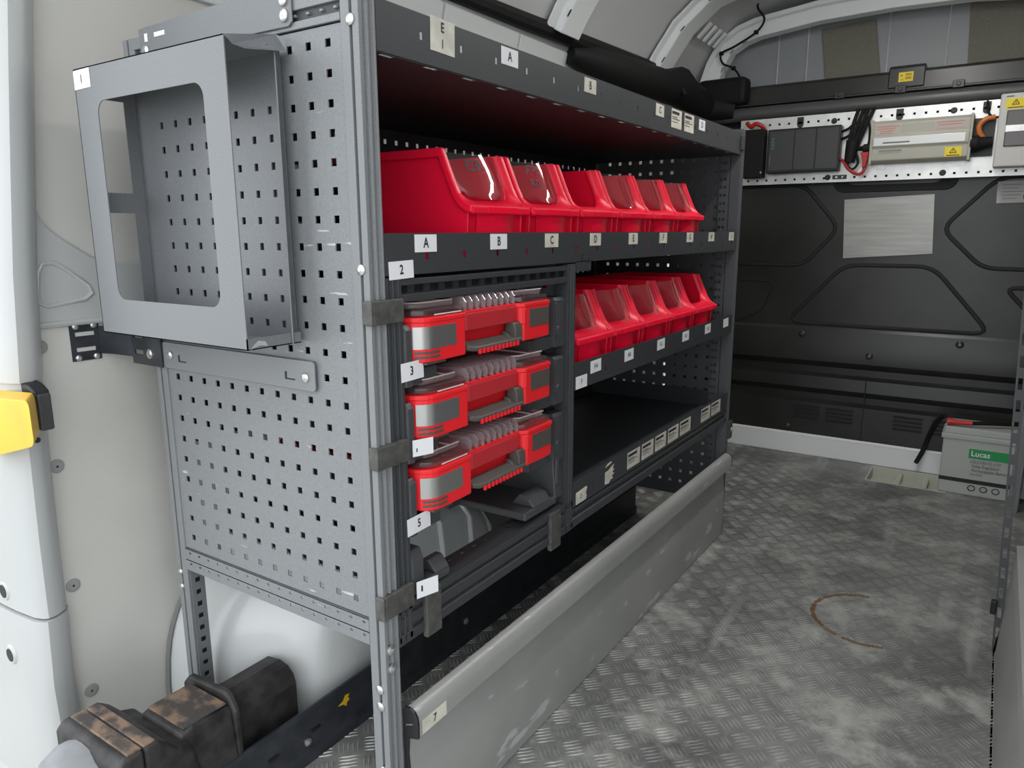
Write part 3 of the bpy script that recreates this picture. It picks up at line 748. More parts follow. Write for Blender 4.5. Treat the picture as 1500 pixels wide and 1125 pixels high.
# frame of the case module in the lower left bay
def stile(y0, y1, z0, z1):
    w = y1-y0
    mb = MB(); mb.prism([(X1-0.030, y0), (X1-0.030, y1), (X1, y1), (X1, y1-w*0.22), (X1-0.004, y1-w*0.26), (X1-0.004, y1-w*0.44), (X1, y1-w*0.48), (X1, y1-w*0.56), (X1-0.004, y1-w*0.60), (X1-0.004, y1-w*0.80), (X1, y1-w*0.84), (X1, y0)], 'z', z0, z1)
    return mb.build('stile', STEEL_SHADE if y0 > 0.3 else STEEL_SHADE, rack, 0.0006)
stile(0.033, 0.064, 0.395, 0.960); stile(0.555, 0.586, 0.395, 0.960)
# channel rail on top of the module
mb = MB(); mb.box(X1-0.025, X1-0.001, 0.064, 0.555, 0.948, 0.957); mb.box(X1-0.025, X1-0.001, 0.064, 0.555, 0.924, 0.935); mb.box(X1-0.026, X1-0.012, 0.064, 0.555, 0.934, 0.949)
mb.build('module_rail', STEEL_SHADE, rack, 0.0008)
mb = MB()
for k in range(14): mb.box(X1-0.0125, X1-0.0105, 0.070+0.036*k, 0.088+0.036*k, 0.937, 0.947)
mb.build('rail_slots', BLACKG, rack)
# bottom beam
def beam(y0, y1, z0, z1):
    h = z1-z0
    mb = MB(); mb.prism([(X1-0.04, z0), (X1, z0), (X1, z0+h*0.24), (X1-0.007, z0+h*0.27), (X1-0.007, z0+h*0.36), (X1-0.001, z0+h*0.39), (X1-0.001, z0+h*0.66), (X1-0.007, z0+h*0.69), (X1-0.007, z0+h*0.78), (X1, z0+h*0.81), (X1, z1), (X1-0.04, z1)], 'y', y0, y1)
    return mb.build('bottom_beam', STEEL_SHADE, rack, 0.0008)
beam(0.032, 0.588, 0.390, 0.456)
mb = MB(); mb.prism([(X1-0.04, 0.392), (X1, 0.392), (X1, 0.410), (X1-0.007, 0.413), (X1-0.007, 0.422), (X1, 0.425), (X1, 0.434), (X1-0.04, 0.434)], 'y', 0.586, 1.66); mb.build('bottom_beam', STEEL_SHADE, rack, 0.0008)
mb = MB(); mb.perf((0, 0, 0.458), UY, NX, 0.066, 0.555, X1-0.052, X1-0.002, [0.10+0.036*k for k in range(13)], [X1-0.036], 0.011, 0.010, 0.002, (0,0,1)); mb.build('beam_flange', STEEL_SHADE, rack)
# polymer edge clips
def clipm(y0, y1, z0, z1, d=0.006, side=False):
    mb = MB(); mb.box(X1-0.004, X1+d, y0, y1, z0, z1)
    if side: mb.box(X1-0.012, X1+d, y0-0.004, y0, z0, z1)
    mb.build('edge_clip', CLIP, rack, 0.002)
clipm(-0.001, 0.062, 0.897, 0.931, side=True); clipm(-0.001, 0.062, 0.688, 0.722, side=True); clipm(-0.001, 0.064, 0.452, 0.490, side=True)
clipm(0.092, 0.130, 0.379, 0.459); clipm(0.486, 0.526, 0.377, 0.458)
# runners that carry the cases: a moulded bracket each side of every level
CZ = [0.8265, 0.7085, 0.5905]
def runner_left(z, depth=0.095):
    mb = MB(); mb.prism([(X1+0.002, z-0.030), (X1+0.002, z+0.056), (X1-0.004, z+0.064), (-0.40, z+0.064), (-0.40, z-0.030)], 'y', 0.065, 0.0815)
    mb.box(-0.40, X1-0.008, 0.080, 0.150, z-0.032, z-0.006)
    return mb.build('runner', RUNNER, rack, 0.003)
def runner_right(z):
    mb = MB(); mb.prism([(X1-0.006, z-0.028), (X1-0.006, z+0.064), (X1-0.010, z+0.070), (-0.40, z+0.070), (-0.40, z-0.028)], 'y', 0.512, 0.554)
    mb.box(-0.40, X1-0.014, 0.430, 0.512, z-0.030, z-0.006)
    mb.prism(rrect(0.514, 0.526, z-0.005, z+0.060, 0.005, 3), 'x', X1-0.006, X1-0.002)
    screw(mb, (X1-0.005, 0.520, z+0.010), (1,0,0), 0.005)
    return mb.build('runner', RUNNER, rack, 0.003)
for z in CZ: runner_left(z); runner_right(z)
# empty lowest pair of runners with their stop noses
z = 0.492
mb = MB(); mb.prism([(X1+0.001, 0.462), (X1+0.001, 0.518), (X1-0.006, 0.536), (-0.40, 0.536), (-0.40, 0.462)], 'y', 0.065, 0.094)
mb.box(-0.40, X1-0.003, 0.094, 0.165, 0.460, 0.474); mb.prism([(X1-0.003, 0.474), (X1-0.020, 0.494), (X1-0.034, 0.494), (X1-0.034, 0.474)], 'y', 0.128, 0.165)
mb.build('runner', RUNNER, rack, 0.003)
mb = MB(); mb.prism([(X1-0.005, 0.478), (X1-0.012, 0.580), (-0.40, 0.580), (-0.40, 0.478)], 'y', 0.520, 0.554)
mb.box(-0.40, X1-0.003, 0.400, 0.522, 0.470, 0.486); mb.prism([(X1-0.003, 0.486), (X1-0.016, 0.502), (X1-0.040, 0.510), (X1-0.060, 0.486)], 'y', 0.435, 0.500)
mb.prism(rrect(0.524, 0.536, 0.508, 0.566, 0.005, 3), 'x', X1-0.011, X1-0.005); mb.box(-0.40, -0.10, 0.36, 0.40, 0.474, 0.486)
mb.build('runner', RUNNER, rack, 0.003)
# number stickers on the left runners
sticker(rack, (X1+0.0026, 0.054, 0.8075), UY, UZ, NX, 0.050, 0.028, [('3', 0.019, 0.023, 0.014)], tilt=0.02)
sticker(rack, (X1+0.0026, 0.056, 0.5660), UY, UZ, NX, 0.054, 0.028, [('5', 0.019, 0.027, 0.014)], tilt=0.02, mat_=PAPER)
sticker(rack, (X1+0.004, 0.072, 0.690), (0.35,1,0), UZ, (1,-0.35,0), 0.036, 0.026, [], bars=((0.006,0.008,0.007,0.013),), name='folded_sticker')
sticker(rack, (X1+0.010, 0.064, 0.462), (0.30,1,0), UZ, (1,-0.30,0), 0.040, 0.028, [], bars=((0.008,0.011,0.010,0.020),), name='folded_sticker')
# fixing plates on the near end: above and below the document holder
mb = MB(); mb.prism([(-0.421, 1.306), (-0.414, 1.300), (-0.066, 1.2965), (-0.058, 1.302), (-0.058, 1.352), (-0.421, 1.343)], 'y', -0.005, -0.002)
up_ = mb.build('fixing_plate', HOLDER, rack, 0.001)
MB().box(-0.378, -0.350, -0.0055, -0.0045, 1.326, 1.3325).build('plate_slot', PAPER, up_)
MB().box(-0.405, -0.397, -0.0055, -0.0045, 1.322, 1.334).build('plate_slot', PAPER, up_)
screws(up_, [(-0.072, -0.005, 1.311), (-0.072, -0.005, 1.331), (-0.402, -0.005, 1.308)], (0,-1,0), r=0.0085)
mb = MB(); mb.prism(rrect(-0.447, -0.056, 0.790, 0.836, 0.006, 2), 'y', -0.004, -0.001)
lo_ = mb.build('fixing_plate', STEEL, rack, 0.0008)
for x in (-0.400, -0.122): 
    mb = MB(); mb.box(x, x+0.004, -0.0046, -0.0038, 0.806, 0.816); mb.box(x, x+0.022, -0.0046, -0.0038, 0.804, 0.806); mb.build('plate_slot', BLACKG, lo_)
screws(lo_, [(-0.422, -0.004, 0.814), (-0.075, -0.004, 0.811)], (0,-1,0), r=0.0075)
# loose fittings on the far front post
mb = MB(); mb.box(X1, X1+0.006, 1.640, 1.672, 1.270, 1.312); mb.build('latch_plate', STEEL_SHADE, rack, 0.002)
mb = MB(); mb.box(X1-0.002, X1+0.010, 1.672, 1.705, 0.330, 0.392); mb.build('latch_plate', STEEL_SHADE, rack, 0.003)
screws(rack, [(X1-0.010, YE-0.034, 0.405), (X1+0.010, 1.69, 0.362)], (0,-1,0), r=0.007)
mb = MB(); mb.box(X1, X1+0.001, 1.652, 1.658, 1.280, 1.305); mb.box(X1, X1+0.001, 1.662, 1.668, 1.280, 1.305); mb.build('paint_chips', ALU_W, rack)

# ================================================================== DOCUMENT HOLDER on the near end
dh = thing('document_holder', (-0.265, -0.05, 0.85), 'blue-grey sheet metal document holder with a cut-out front on the rack end', 'document holder')
HXa, HXb, HZa, HZb, HYf, HYb = -0.450, -0.078, 0.8640, 1.2700, -0.100, -0.006
def ring_plate(outer, inner, y0, y1, name):
    """flat plate with one opening: both loops have the same number of points"""
    mb = MB(); n = len(outer)
    vs = [(x, y0, z) for x, z in outer] + [(x, y0, z) for x, z in inner] + [(x, y1, z) for x, z in outer] + [(x, y1, z) for x, z in inner]
    fs = []
    for i in range(n):
        j = (i+1) % n
        fs += [(i, j, n+j, n+i), (2*n+i, 3*n+i, 3*n+j, 2*n+j), (i, 2*n+i, 2*n+j, j), (n+i, n+j, 3*n+j, 3*n+i)]
    mb.add(vs, fs); return mb.build(name, HOLDER, dh)
def loop_match(x0, x1, z0, z1, r, n=6):
    return rrect(x0, x1, z0, z1, r, n)
outer = loop_match(HXa, HXb, HZa, HZb, 0.0005); inn = loop_match(-0.392, -0.129, 0.9205, 1.2190, 0.020)
fp = ring_plate(outer, inn, HYf, HYf+0.0016, 'front_plate')
mb = MB(); mb.perf((0, HYb, 0), (1,0,0), (0,0,1), HXa, HXb-0.010, HZa, HZb, [-0.038*c for c in range(3, 11)], [0.775+0.038*k for k in range(3, 12)], 0.0085, 0.0105, 0.002, (0,-1,0))
mb.build('back_plate', HOLDER, dh)
mb = MB(); mb.prism([(HXb-0.012, HYb), (HXb+0.002, HYb-0.018), (HXb+0.0035, HYb-0.017), (HXb-0.010, HYb+0.001)], 'z', HZa, HZb-0.002); mb.build('edge_flange', HOLDER, dh)
# left side with two openings
def side_open(z0, z1, a, b):
    return rrect(HYf+0.008, HYb-0.022, z0, z1, 0.010, 3)
mb = MB()
ys0, ys1 = HYf+0.006, HYb-0.020
mb.box(HXa, HXa+0.0016, HYf, ys0, HZa, HZb); mb.box(HXa, HXa+0.0016, ys1, HYb, HZa, HZb)
mb.box(HXa, HXa+0.0016, ys0, ys1, HZa, 0.905); mb.box(HXa, HXa+0.0016, ys0, ys1, 1.056, 1.088); mb.box(HXa, HXa+0.0016, ys0, ys1, 1.232, HZb)
mb.build('side_plate', HOLDER, dh)
mb = MB(); mb.prism([(HXa, HYf), (HXa, HYb), (HXb-0.004, HYb), (HXb+0.003, HYb-0.030), (HXb-0.010, HYf+0.035), (HXb-0.009, HYf+0.012), (HXb, HYf)], 'z', HZb-0.0016, HZb); mb.build('top_plate', HOLDER, dh)
mb = MB(); mb.add([(HXb, HYf, HZb), (HXb+0.001, HYf+0.012, HZb-0.010), (HXb+0.003, HYf+0.03, HZb-0.0125), (HXb+0.012, HYb-0.004, HZb-0.006), (HXb+0.002, HYb+0.001, HZb+0.014), (HXb-0.014, HYb, HZb+0.020)], [(0,1,2,3,4,5)]); mb.build('top_lip', HOLDER, dh)
mb = MB(); mb.box(HXa, HXb, HYf, HYb, HZa, HZa+0.0016); mb.box(HXb-0.0016, HXb, HYf, HYb, HZa, HZa+0.016)
mb.build('bottom_plate', HOLDER, dh)
mb = MB(); mb.prism([(HYf+0.004, HZa+0.001), (HYf+0.018, HZa+0.012), (HYf+0.030, HZa+0.010), (HYf+0.034, HZa+0.003), (HYf+0.020, HZa+0.005)], 'x', HXb, HXb+0.0004); mb.build('bare_patch', ALU_W, dh)
sticker(dh, (HXa+0.001, HYf-0.0003, 1.2395), (1,0,0.02), (0,0,1), (0,-1,0), 0.046, 0.0275, [('1', 0.017, 0.022, 0.0135)])

# wall bracket tying the rack to the side wall
wb_ = thing('wall_bracket', (-0.55, -0.03, 0.79), 'black cranked steel bracket bolted between left wall and rack corner', 'bracket')
mb = MB()
n8 = 5
mb.perf((-0.5965, 0, 0), (0,1,0), (0,0,1), -0.085, -0.033, 0.797, 0.866, [-0.059], [0.8175, 0.8455], 0.034, 0.0075, 0.003, (1,0,0))
mb.build('wall_plate', BLACKM, wb_)
mb = MB(); mb.loft([[(-0.5965, -0.034, 0.806), (-0.5965, -0.034, 0.857), (-0.599, -0.031, 0.857), (-0.599, -0.031, 0.806)], [(-0.575, -0.026, 0.806), (-0.575, -0.026, 0.857), (-0.577, -0.023, 0.857), (-0.577, -0.023, 0.806)], [(-0.536, -0.0075, 0.802), (-0.536, -0.0075, 0.857), (-0.537, -0.004, 0.857), (-0.537, -0.004, 0.802)]]); mb.build('web', BLACKM, wb_)
mb = MB(); mb.perf((0, -0.0080, 0), (1,0,0), (0,0,1), -0.537, -0.445, 0.790, 0.862, [-0.515], [0.812, 0.842], 0.028, 0.0085, 0.003, (0,-1,0)); mb.build('rack_plate', BLACKM, wb_)
screws(wb_, [(-0.5965, y, z) for y in (-0.075, -0.043) for z in (0.803, 0.860)], (1,0,0), name='bolt', r=0.0055)
screws(wb_, [(-0.478, -0.008, 0.812)], (0,-1,0), name='bolt', r=0.009)

# ================================================================== KICK BOARD in front of the rack foot
kb = thing('kick_board', (0.075, 0.83, 0.0), 'long grey aluminium flap board along the foot of the rack, scuffed', 'kick board')
KP = [(0.0625, 0.284), (0.070, 0.291), (0.079, 0.2905), (0.086, 0.286), (0.0908, 0.279), (0.0925, 0.270), (0.0925, 0.245), (0.0900, 0.241), (0.0780, 0.2385), (0.0725, 0.234), (0.0690, 0.222), (0.0690, 0.200), (0.0730, 0.150), (0.0735, 0.08), (0.0715, 0.003), (0.0680, 0.003), (0.0700, 0.08), (0.0690, 0.150), (0.0655, 0.200), (0.066, 0.240), (0.087, 0.247), (0.087, 0.266), (0.080, 0.280), (0.0625, 0.280)]
mb = MB(); mb.prism(KP, 'y', 0.035, 1.640); mb.build('board', ALU_S, kb, smooth=30)
CAP = [(0.0615, 0.002), (0.0720, 0.002), (0.0740, 0.150), (0.0700, 0.205), (0.072, 0.2345), (0.078, 0.239), (0.0930, 0.243), (0.0935, 0.270), (0.0915, 0.280), (0.086, 0.288), (0.078, 0.2925), (0.066, 0.2915), (0.0615, 0.285)]
for y in (0.030, 1.640):
    mb = MB(); mb.prism(CAP, 'y', y, y+0.005); mb.build('end_cap', DARKPL, kb, 0.001)
mb = MB(); mb.tube([(0.070, 0.029, 0.262), (0.084, 0.0285, 0.268)], 0.0012, 6); mb.build('cap_clip', ZINC, kb)
sticker(kb, (0.0926, 0.042, 0.2455), (0,1,0), (0,0,1), (1,0,0), 0.060, 0.025, [('7', 0.019, 0.030, 0.0125)], mat_=PAPER_O)

# black floor rail behind the kick board
fr = thing('floor_rail', (-0.27, 0.8, 0.0), 'long black painted steel floor rail running under the rack', 'rail')
mb = MB(); mb.prism([(-0.252, 0.0), (-0.252, 0.022), (-0.258, 0.030), (-0.258, 0.104), (-0.262, 0.110), (-0.268, 0.110), (-0.268, 0.0)], 'y', -0.10, 1.66); mb.build('rail_plate', BLACKM, fr, 0.001)
for y in (0.122, 0.02, -0.05):
    mb = MB(); mb.prism(rrect(y-0.012, y+0.012, 0.058, 0.066, 0.0038, 3), 'x', -0.2585, -0.2565); mb.build('rail_slot', BLACKG, fr)
screws(fr, [(-0.258, 0.100, 0.045), (-0.258, 0.615, 0.058)], (1,0,0), name='bolt', r=0.008)
mb = MB(); mb.prism([(0.182, 0.074), (0.196, 0.078), (0.203, 0.088), (0.214, 0.086), (0.209, 0.080), (0.214, 0.073), (0.206, 0.070), (0.204, 0.062), (0.196, 0.070)], 'x', -0.258, -0.2574); mb.build('yellow_paint_fleck', YELLOW, fr)

# ================================================================== BINS
BW, BL, BH = 0.180, 0.300, 0.192
FX = [(0.080, 0.004), (0.100, -0.002), (0.108, -0.013), (0.118, -0.022), (0.135, -0.031), (0.165, -0.044), (0.192, -0.056)]
def fx(z):
    for (z0, x0), (z1, x1) in zip(FX, FX[1:]):
        if z <= z1: return x0 + (x1-x0)*(z-z0)/(z1-z0)
    return FX[-1][1]
def upath(hw, zb, r, zt, n=7):
    """U-shaped path in (y, z), open at the top, rounded lower corners"""
    c = BW/2
    p = [(c-hw, zt - (zt-zb-r)*k/4) for k in range(5)]
    p += [(c-hw+r-r*math.cos(a), zb+r-r*math.sin(a)) for a in [math.pi/2*k/n for k in range(1, n+1)]]
    p += [(c-hw+r+(2*hw-2*r)*k/4, zb) for k in range(1, 4)]
    q = [(2*c-y, z) for y, z in p[:5+n]][::-1]
    return p + q
def bin_parts(root):
    L = -BL
    prof_in = [(L+0.010, 0.0), (-0.014, 0.0), (-0.008, 0.098), (-0.020, 0.110), (-0.030, 0.126), (-0.050, 0.170), (-0.058, 0.190), (L, 0.190)]
    mb = MB()
    for y0, y1 in ((0.0085, 0.0110), (BW-0.0110, BW-0.0085)):
        mb.prism(prof_in, 'y', y0, y1)
    mb.box(L+0.008, -0.014, 0.009, BW-0.009, 0.0, 0.003)
    mb.prism([(L+0.010, 0.0), (L, 0.190), (L+0.003, 0.190), (L+0.013, 0.0)], 'y', 0.009, BW-0.009)
    # front wall: bowed centre panel between two corner columns
    rows = []
    for z in (0.0, 0.05, 0.095):
        rows.append([(-0.016 + 0.06*z + 0.010*(1-((k-4)/4.0)**2), 0.034 + (BW-0.068)*k/8, z) for k in range(9)])
    mb.loft(rows, caps=False, closed=False)
    for y0, y1 in ((0.010, 0.034), (BW-0.034, BW-0.010)):
        mb.prism([(-0.030, 0.0), (-0.016, 0.0), (-0.011, 0.095), (-0.030, 0.095)], 'y', y0, y1)
    mb.build('body', RED, root, 0.0022)
    # rim: flat band that follows the side profile, both sides, and the front lip
    band_o = [(L-0.003, 0.193), (-0.056, 0.193), (-0.045, 0.167), (-0.032, 0.137), (-0.023, 0.120), (-0.014, 0.110), (-0.003, 0.103), (0.004, 0.101)]
    band_i = [(0.004, 0.088), (-0.008, 0.090), (-0.022, 0.098), (-0.034, 0.113), (-0.044, 0.134), (-0.0625, 0.178), (L-0.003, 0.178)]
    mb = MB()
    for y0, y1 in ((0.0, 0.0105), (BW-0.0105, BW)):
        mb.prism(band_o + band_i, 'y', y0, y1)
    mb.prism([(-0.014, 0.102), (0.000, 0.102), (0.005, 0.099), (0.005, 0.087), (-0.006, 0.086)], 'y', 0.004, BW-0.004)
    mb.prism([(L-0.003, 0.178), (L+0.006, 0.178), (L+0.006, 0.193), (L-0.003, 0.193)], 'y', 0.004, BW-0.004)
    rim = mb.build('rim', RED, root, 0.0022)
    mb = MB()
    for k in range(26): mb.box(0.0048, 0.0060, 0.048+0.0034*k, 0.0496+0.0034*k, 0.089, 0.098)
    mb.build('grip_ribs', RED, rim)
    # scooped collar round the front opening
    o, i_ = upath(BW/2-0.008, 0.100, 0.020, 0.1925), upath(BW/2-0.020, 0.110, 0.034, 0.1915)
    mid = [((a[0]+b[0])/2, (a[1]+b[1])/2) for a, b in zip(o, i_)]
    R3 = lambda path, dx: [(fx(z)+dx, y, z) for y, z in path]
    mb = MB(); mb.loft([R3(o, -0.001), R3(mid, -0.006), R3(i_, -0.014), R3(i_, -0.020)], caps=False, closed=False)
    mb.build('collar', RED, root, smooth=60)
def visor_part(root, marks=None):
    mb = MB(); rows = []
    for z, hw in ((0.1115, 0.042), (0.116, 0.057), (0.124, 0.0665), (0.140, 0.0695), (0.162, 0.0695), (0.187, 0.0695)):
        r = []
        for k in range(17):
            t = 2*k/16 - 1
            r.append((fx(z) - 0.016 + 0.026*math.sqrt(max(0, 1-t*t*0.98)), BW/2 + hw*t, z))
        rows.append(r)
    mb.loft(rows, caps=False, closed=False)
    v = mb.build('visor', VISOR, root, smooth=True)
    if marks:
        m2 = MB()
        for s_, size, t, z in marks:
            x = fx(z) - 0.016 + 0.026*math.sqrt(max(0, 1-t*t)) + 0.0015
            put_text(m2, s_, (x, BW/2+0.0635*t, z), (0.25,0.97,0), (-0.40,0,0.91), (0.91,0,0.40), size, 0, 0.8)
        m2.build('handwriting', INK, v)
def bin_thing(loc, label, visor, group, marks=None):
    t = thing('storage_bin', (0,0,0), label, 'storage bin', group)
    bin_parts(t)
    if visor: visor_part(t, marks)
    t.location = loc
    return t
G1, G2 = 'red bins on the upper bin shelf', 'red bins on the lower bin shelf'
XB1, ZB1 = 0.050, 0.9655
B1 = [0.243, 0.432, 0.620, 0.806, 0.993, 1.180]
L1 = ['red storage bin with handwritten clear visor, nearest the camera on the upper shelf',
      'red storage bin with clear visor, second from the near end of the upper shelf',
      'red storage bin without a visor among visored bins on the upper shelf',
      'red storage bin with a cloudy clear visor, fourth along the upper shelf',
      'red storage bin with clear visor, fifth along the upper shelf',
      'red storage bin with clear visor, farthest one on the upper shelf']
first = bin_thing((XB1, B1[0], ZB1), L1[0], True, G1, [('ESR', 0.030, -0.45, 0.166)])
second = bin_thing((XB1, B1[1], ZB1), L1[1], True, G1, [('AVE', 0.024, -0.45, 0.172), ('RD', 0.026, -0.45, 0.146)])
third = bin_thing((XB1, B1[2], ZB1), L1[2], False, G1)
plain = bin_thing((XB1, B1[3], ZB1), L1[3], True, G1)
copy_tree(plain, (XB1, B1[4], ZB1), L1[4]); copy_tree(plain, (XB1, B1[5], ZB1), L1[5])
L2 = ['red storage bin with clear visor, nearest the divider on the lower shelf',
      'red storage bin with clear visor, second from the divider on the lower shelf',
      'red storage bin with clear visor, in the middle of the lower shelf row',
      'red storage bin with clear visor, fourth from the divider on the lower shelf',
      'red storage bin without a visor at the far end of the lower shelf']
for y, l, src in zip((0.612, 0.794, 0.976, 1.160, 1.343), L2, (plain, plain, plain, plain, third)):
    b = copy_tree(src, (0.048, y, 0.7005), l); b['group'] = G2

# ================================================================== ASSORTMENT CASES
CW, CD = 0.400, 0.340
def case_thing(loc, label):
    t = thing('assortment_case', (0,0,0), label, 'case', 'red assortment cases in the rack')
    r = 0.036
    def outline(ins=0.0, bay=True, bd=0.030):
        o = [(-CD, ins), (-r, ins)] + [(x, y) for x, y in arc(-r, r+ins, r-0.0, -90, 0, 6)][1:]
        o = [(-CD, ins)] + arc(-r-ins, r+ins, r, -90, 0, 6)
        if bay:
            o += [(-ins, 0.118), (-bd, 0.130), (-bd, 0.288), (-ins, 0.300)]
        o += arc(-0.014-ins, CW-0.014-ins, 0.014, 0, 90, 3) + [(-CD, CW-ins)]
        return o
    mb = MB(); mb.prism(outline(), 'z', 0.0, 0.062); body = mb.build('body', RED2, t, 0.003)
    mb = MB(); mb.prism(outline(-0.0015, bay=True, bd=0.012), 'z', 0.0605, 0.0685); mb.build('lid_rim', RED2, t, 0.002)
    # clear lid with raised compartments
    mb = MB(); mb.prism(outline(0.003, bay=True, bd=0.018), 'z', 0.0685, 0.0790)
    lid = mb.build('lid', LID, t, 0.003)
    mb = MB(); mb.prism([(-CD+0.01, 0.012)] + arc(-0.052, 0.042, 0.030, -90, 0, 5) + [(-0.022, 0.112), (-0.030, 0.125), (-CD+0.01, 0.125)], 'z', 0.079, 0.0885); mb.build('lid_block', LIDR, lid, 0.003)
    mb = MB(); mb.prism([(-CD+0.01, 0.295), (-0.030, 0.295), (-0.020, 0.306), (-0.014, 0.382), (-CD+0.01, 0.388)], 'z', 0.079, 0.0885); mb.build('lid_block', LIDR, lid, 0.003)
    for k in range(9):
        y = 0.134 + 0.0185*k
        mb = MB(); mb.prism([(-0.10, 0.079), (-0.0115, 0.0685), (-0.0105, 0.082), (-0.018, 0.0915), (-0.10, 0.0885)], 'y', y, y+0.0026); mb.build('lid_rib', LIDR, lid)
    for pts in ([(-0.052+0.030*math.cos(a), 0.042+0.030*math.sin(a), 0.0885) for a in [-1.57+1.57*k/5 for k in range(6)]] + [(-0.022, 0.112, 0.0885)], [(-0.030, 0.295, 0.0885), (-0.020, 0.306, 0.0885), (-0.014, 0.382, 0.0885)], [(-0.022, 0.060, 0.0885), (-0.10, 0.060, 0.0895)], [(-0.022, 0.088, 0.0885), (-0.10, 0.088, 0.0895)], [(-0.016, 0.345, 0.0885), (-0.10, 0.345, 0.0895)], [(-0.003, 0.042, 0.071), (-0.003, 0.110, 0.071)]):
        mb = MB(); mb.tube(pts, 0.0013, 6); mb.build('lid_highlight', mat('lid_edge_highlight', (0.62, 0.55, 0.56), 0.25), lid)  # pale tubes laid along the lid edges as painted highlights
    # bay: latch flap above, handle below
    mb = MB(); mb.prism([(-0.012, 0.126), (-0.008, 0.134), (-0.008, 0.284), (-0.012, 0.292), (-0.022, 0.292), (-0.022, 0.126)], 'z', 0.036, 0.064); mb.build('latch_flap', mat('dark_red_flap', (0.50, 0.030, 0.040), 0.35), t, 0.002)
    mb = MB(); mb.loft([[(x+dx, y, z+dz) for x, z in ((0.002, 0.001), (0.0045, 0.004), (0.004, 0.009), (-0.018, 0.017), (-0.024, 0.012), (-0.020, 0.001))] for y, dx, dz in ((0.128, -0.008, 0.004), (0.140, -0.001, 0.001), (0.155, 0, 0), (0.285, 0, 0), (0.292, -0.003, 0))])
    mb.prism([(-0.024, 0.006), (0.001, 0.006), (0.0, 0.026), (-0.004, 0.036), (-0.022, 0.038)], 'y', 0.270, 0.293)
    mb.prism([(-0.022, 0.010), (-0.001, 0.008), (-0.010, 0.018), (-0.020, 0.022)], 'y', 0.256, 0.272)
    h = mb.build('handle', GREYPL, t, 0.002, smooth=40)
    for k in range(11):
        y = 0.150 + 0.0118*k
        mb = MB(); mb.box(0.0015, 0.0058, y, y+0.0062, -0.003, 0.0055); mb.build('handle_pad', RED2, h, 0.0008)
    mb = MB(); mb.prism([(-0.030, 0.288), (-0.004, 0.293), (0.0015, 0.300), (0.0015, 0.310), (-0.030, 0.312)], 'z', 0.030, 0.061); mb.build('hinge_post', RED2, t, 0.003)
    # silver corner insert wrapping the rounded corner, grey insert on the other side
    a = arc(-r, r, r+0.0010, -60, 0, 7); b = arc(-r, r, r-0.002, -60, 0, 7)
    pl = a + [(0.0010, 0.092), (-0.002, 0.092)] + b[::-1]
    mb = MB(); mb.prism(pl, 'z', 0.0210, 0.0545); mb.build('corner_insert', SILVER, t, smooth=35)
    mb = MB(); mb.prism([(0.0010, 0.318), (0.0010, CW-0.012), (-0.004, CW-0.003), (-0.006, CW-0.003), (-0.002, 0.318)], 'z', 0.0240, 0.0560); mb.build('corner_insert', GREYPL, t)
    for zz in (0.0065, 0.0135):
        pl = arc(-r, r, r+0.0008, -55, 0, 6) + [(0.0008, 0.050), (-0.002, 0.050)] + arc(-r, r, r-0.002, -55, 0, 6)[::-1]
        mb = MB(); mb.prism(pl, 'z', zz, zz+0.0038); mb.build('corner_slot', GREYPL, t)
    mb = MB(); mb.box(-0.070, -0.004, 0.020, 0.070, -0.004, 0.0); mb.build('foot', GREYPL, t, 0.001)
    # dividers seen through the lid
    mb = MB()
    for y in (0.10, 0.20, 0.30): mb.box(-CD+0.02, -0.035, y, y+0.002, 0.062, 0.0684)
    mb.build('dividers', RED2, t)
    t.location = loc
    return t
CL = ['red assortment case with clear lid, topmost of three in the rack', 'red assortment case with clear lid, middle of three in the rack', 'red assortment case with clear lid, lowest of three in the rack']
c0 = case_thing((0.074, 0.083, CZ[0]+0.004), CL[0]); c0.scale = (1, 0.957, 1)
copy_tree(c0, (0.076, 0.084, CZ[1]+0.004), CL[1]); copy_tree(c0, (0.079, 0.086, CZ[2]+0.005), CL[2])

# ================================================================== VICE on the floor
vc_ = thing('bench_vice', (-0.34, -0.09, 0.0), 'old black iron bench vice with rusty jaws lying at the van edge', 'vice')
mb = MB(); mb.prism([(-0.262, 0.150), (-0.262, 0.228), (-0.250, 0.240), (-0.2165, 0.240), (-0.2165, 0.150)], 'x', -0.435, -0.250)
mb.build('front_jaw', VICEM, vc_, 0.006, seg=3)
mb = MB(); mb.prism([(-0.2150, 0.120), (-0.2150, 0.240), (-0.192, 0.240), (-0.178, 0.228), (-0.160, 0.205), (-0.135, 0.195), (-0.120, 0.120)], 'x', -0.432, -0.252)
mb.build('rear_jaw', VICEM, vc_, 0.006, seg=3)
for y0, y1 in ((-0.2395, -0.2170), (-0.2145, -0.194)):
    mb = MB(); mb.box(-0.428, -0.256, y0, y1, 0.2385, 0.2425); mb.build('jaw_plate', VICER, vc_, 0.002)
mb = MB(); mb.loft([[(-0.405, y0, z0), (-0.275, y0, z0), (-0.262, y0, z1), (-0.275, y0, z2), (-0.390, y0, z2), (-0.410, y0, z1)] for y0, z0, z1, z2 in ((-0.145, 0.01, 0.10, 0.206), (-0.120, 0.0, 0.10, 0.212), (-0.055, 0.0, 0.10, 0.206), (-0.045, 0.0, 0.10, 0.204))])
mb.build('body', VICEM, vc_, 0.006, seg=3)
mb = MB(); mb.box(-0.386, -0.280, -0.135, -0.052, 0.209, 0.2135); mb.build('anvil_plate', VICER, vc_, 0.002)
mb = MB(); mb.prism([(-0.415, 0.02), (-0.262, 0.02), (-0.266, 0.195), (-0.282, 0.222), (-0.296, 0.226), (-0.400, 0.220), (-0.418, 0.20)], 'y', -0.047, -0.034)
mb.build('collar', VICEM, vc_, 0.004)
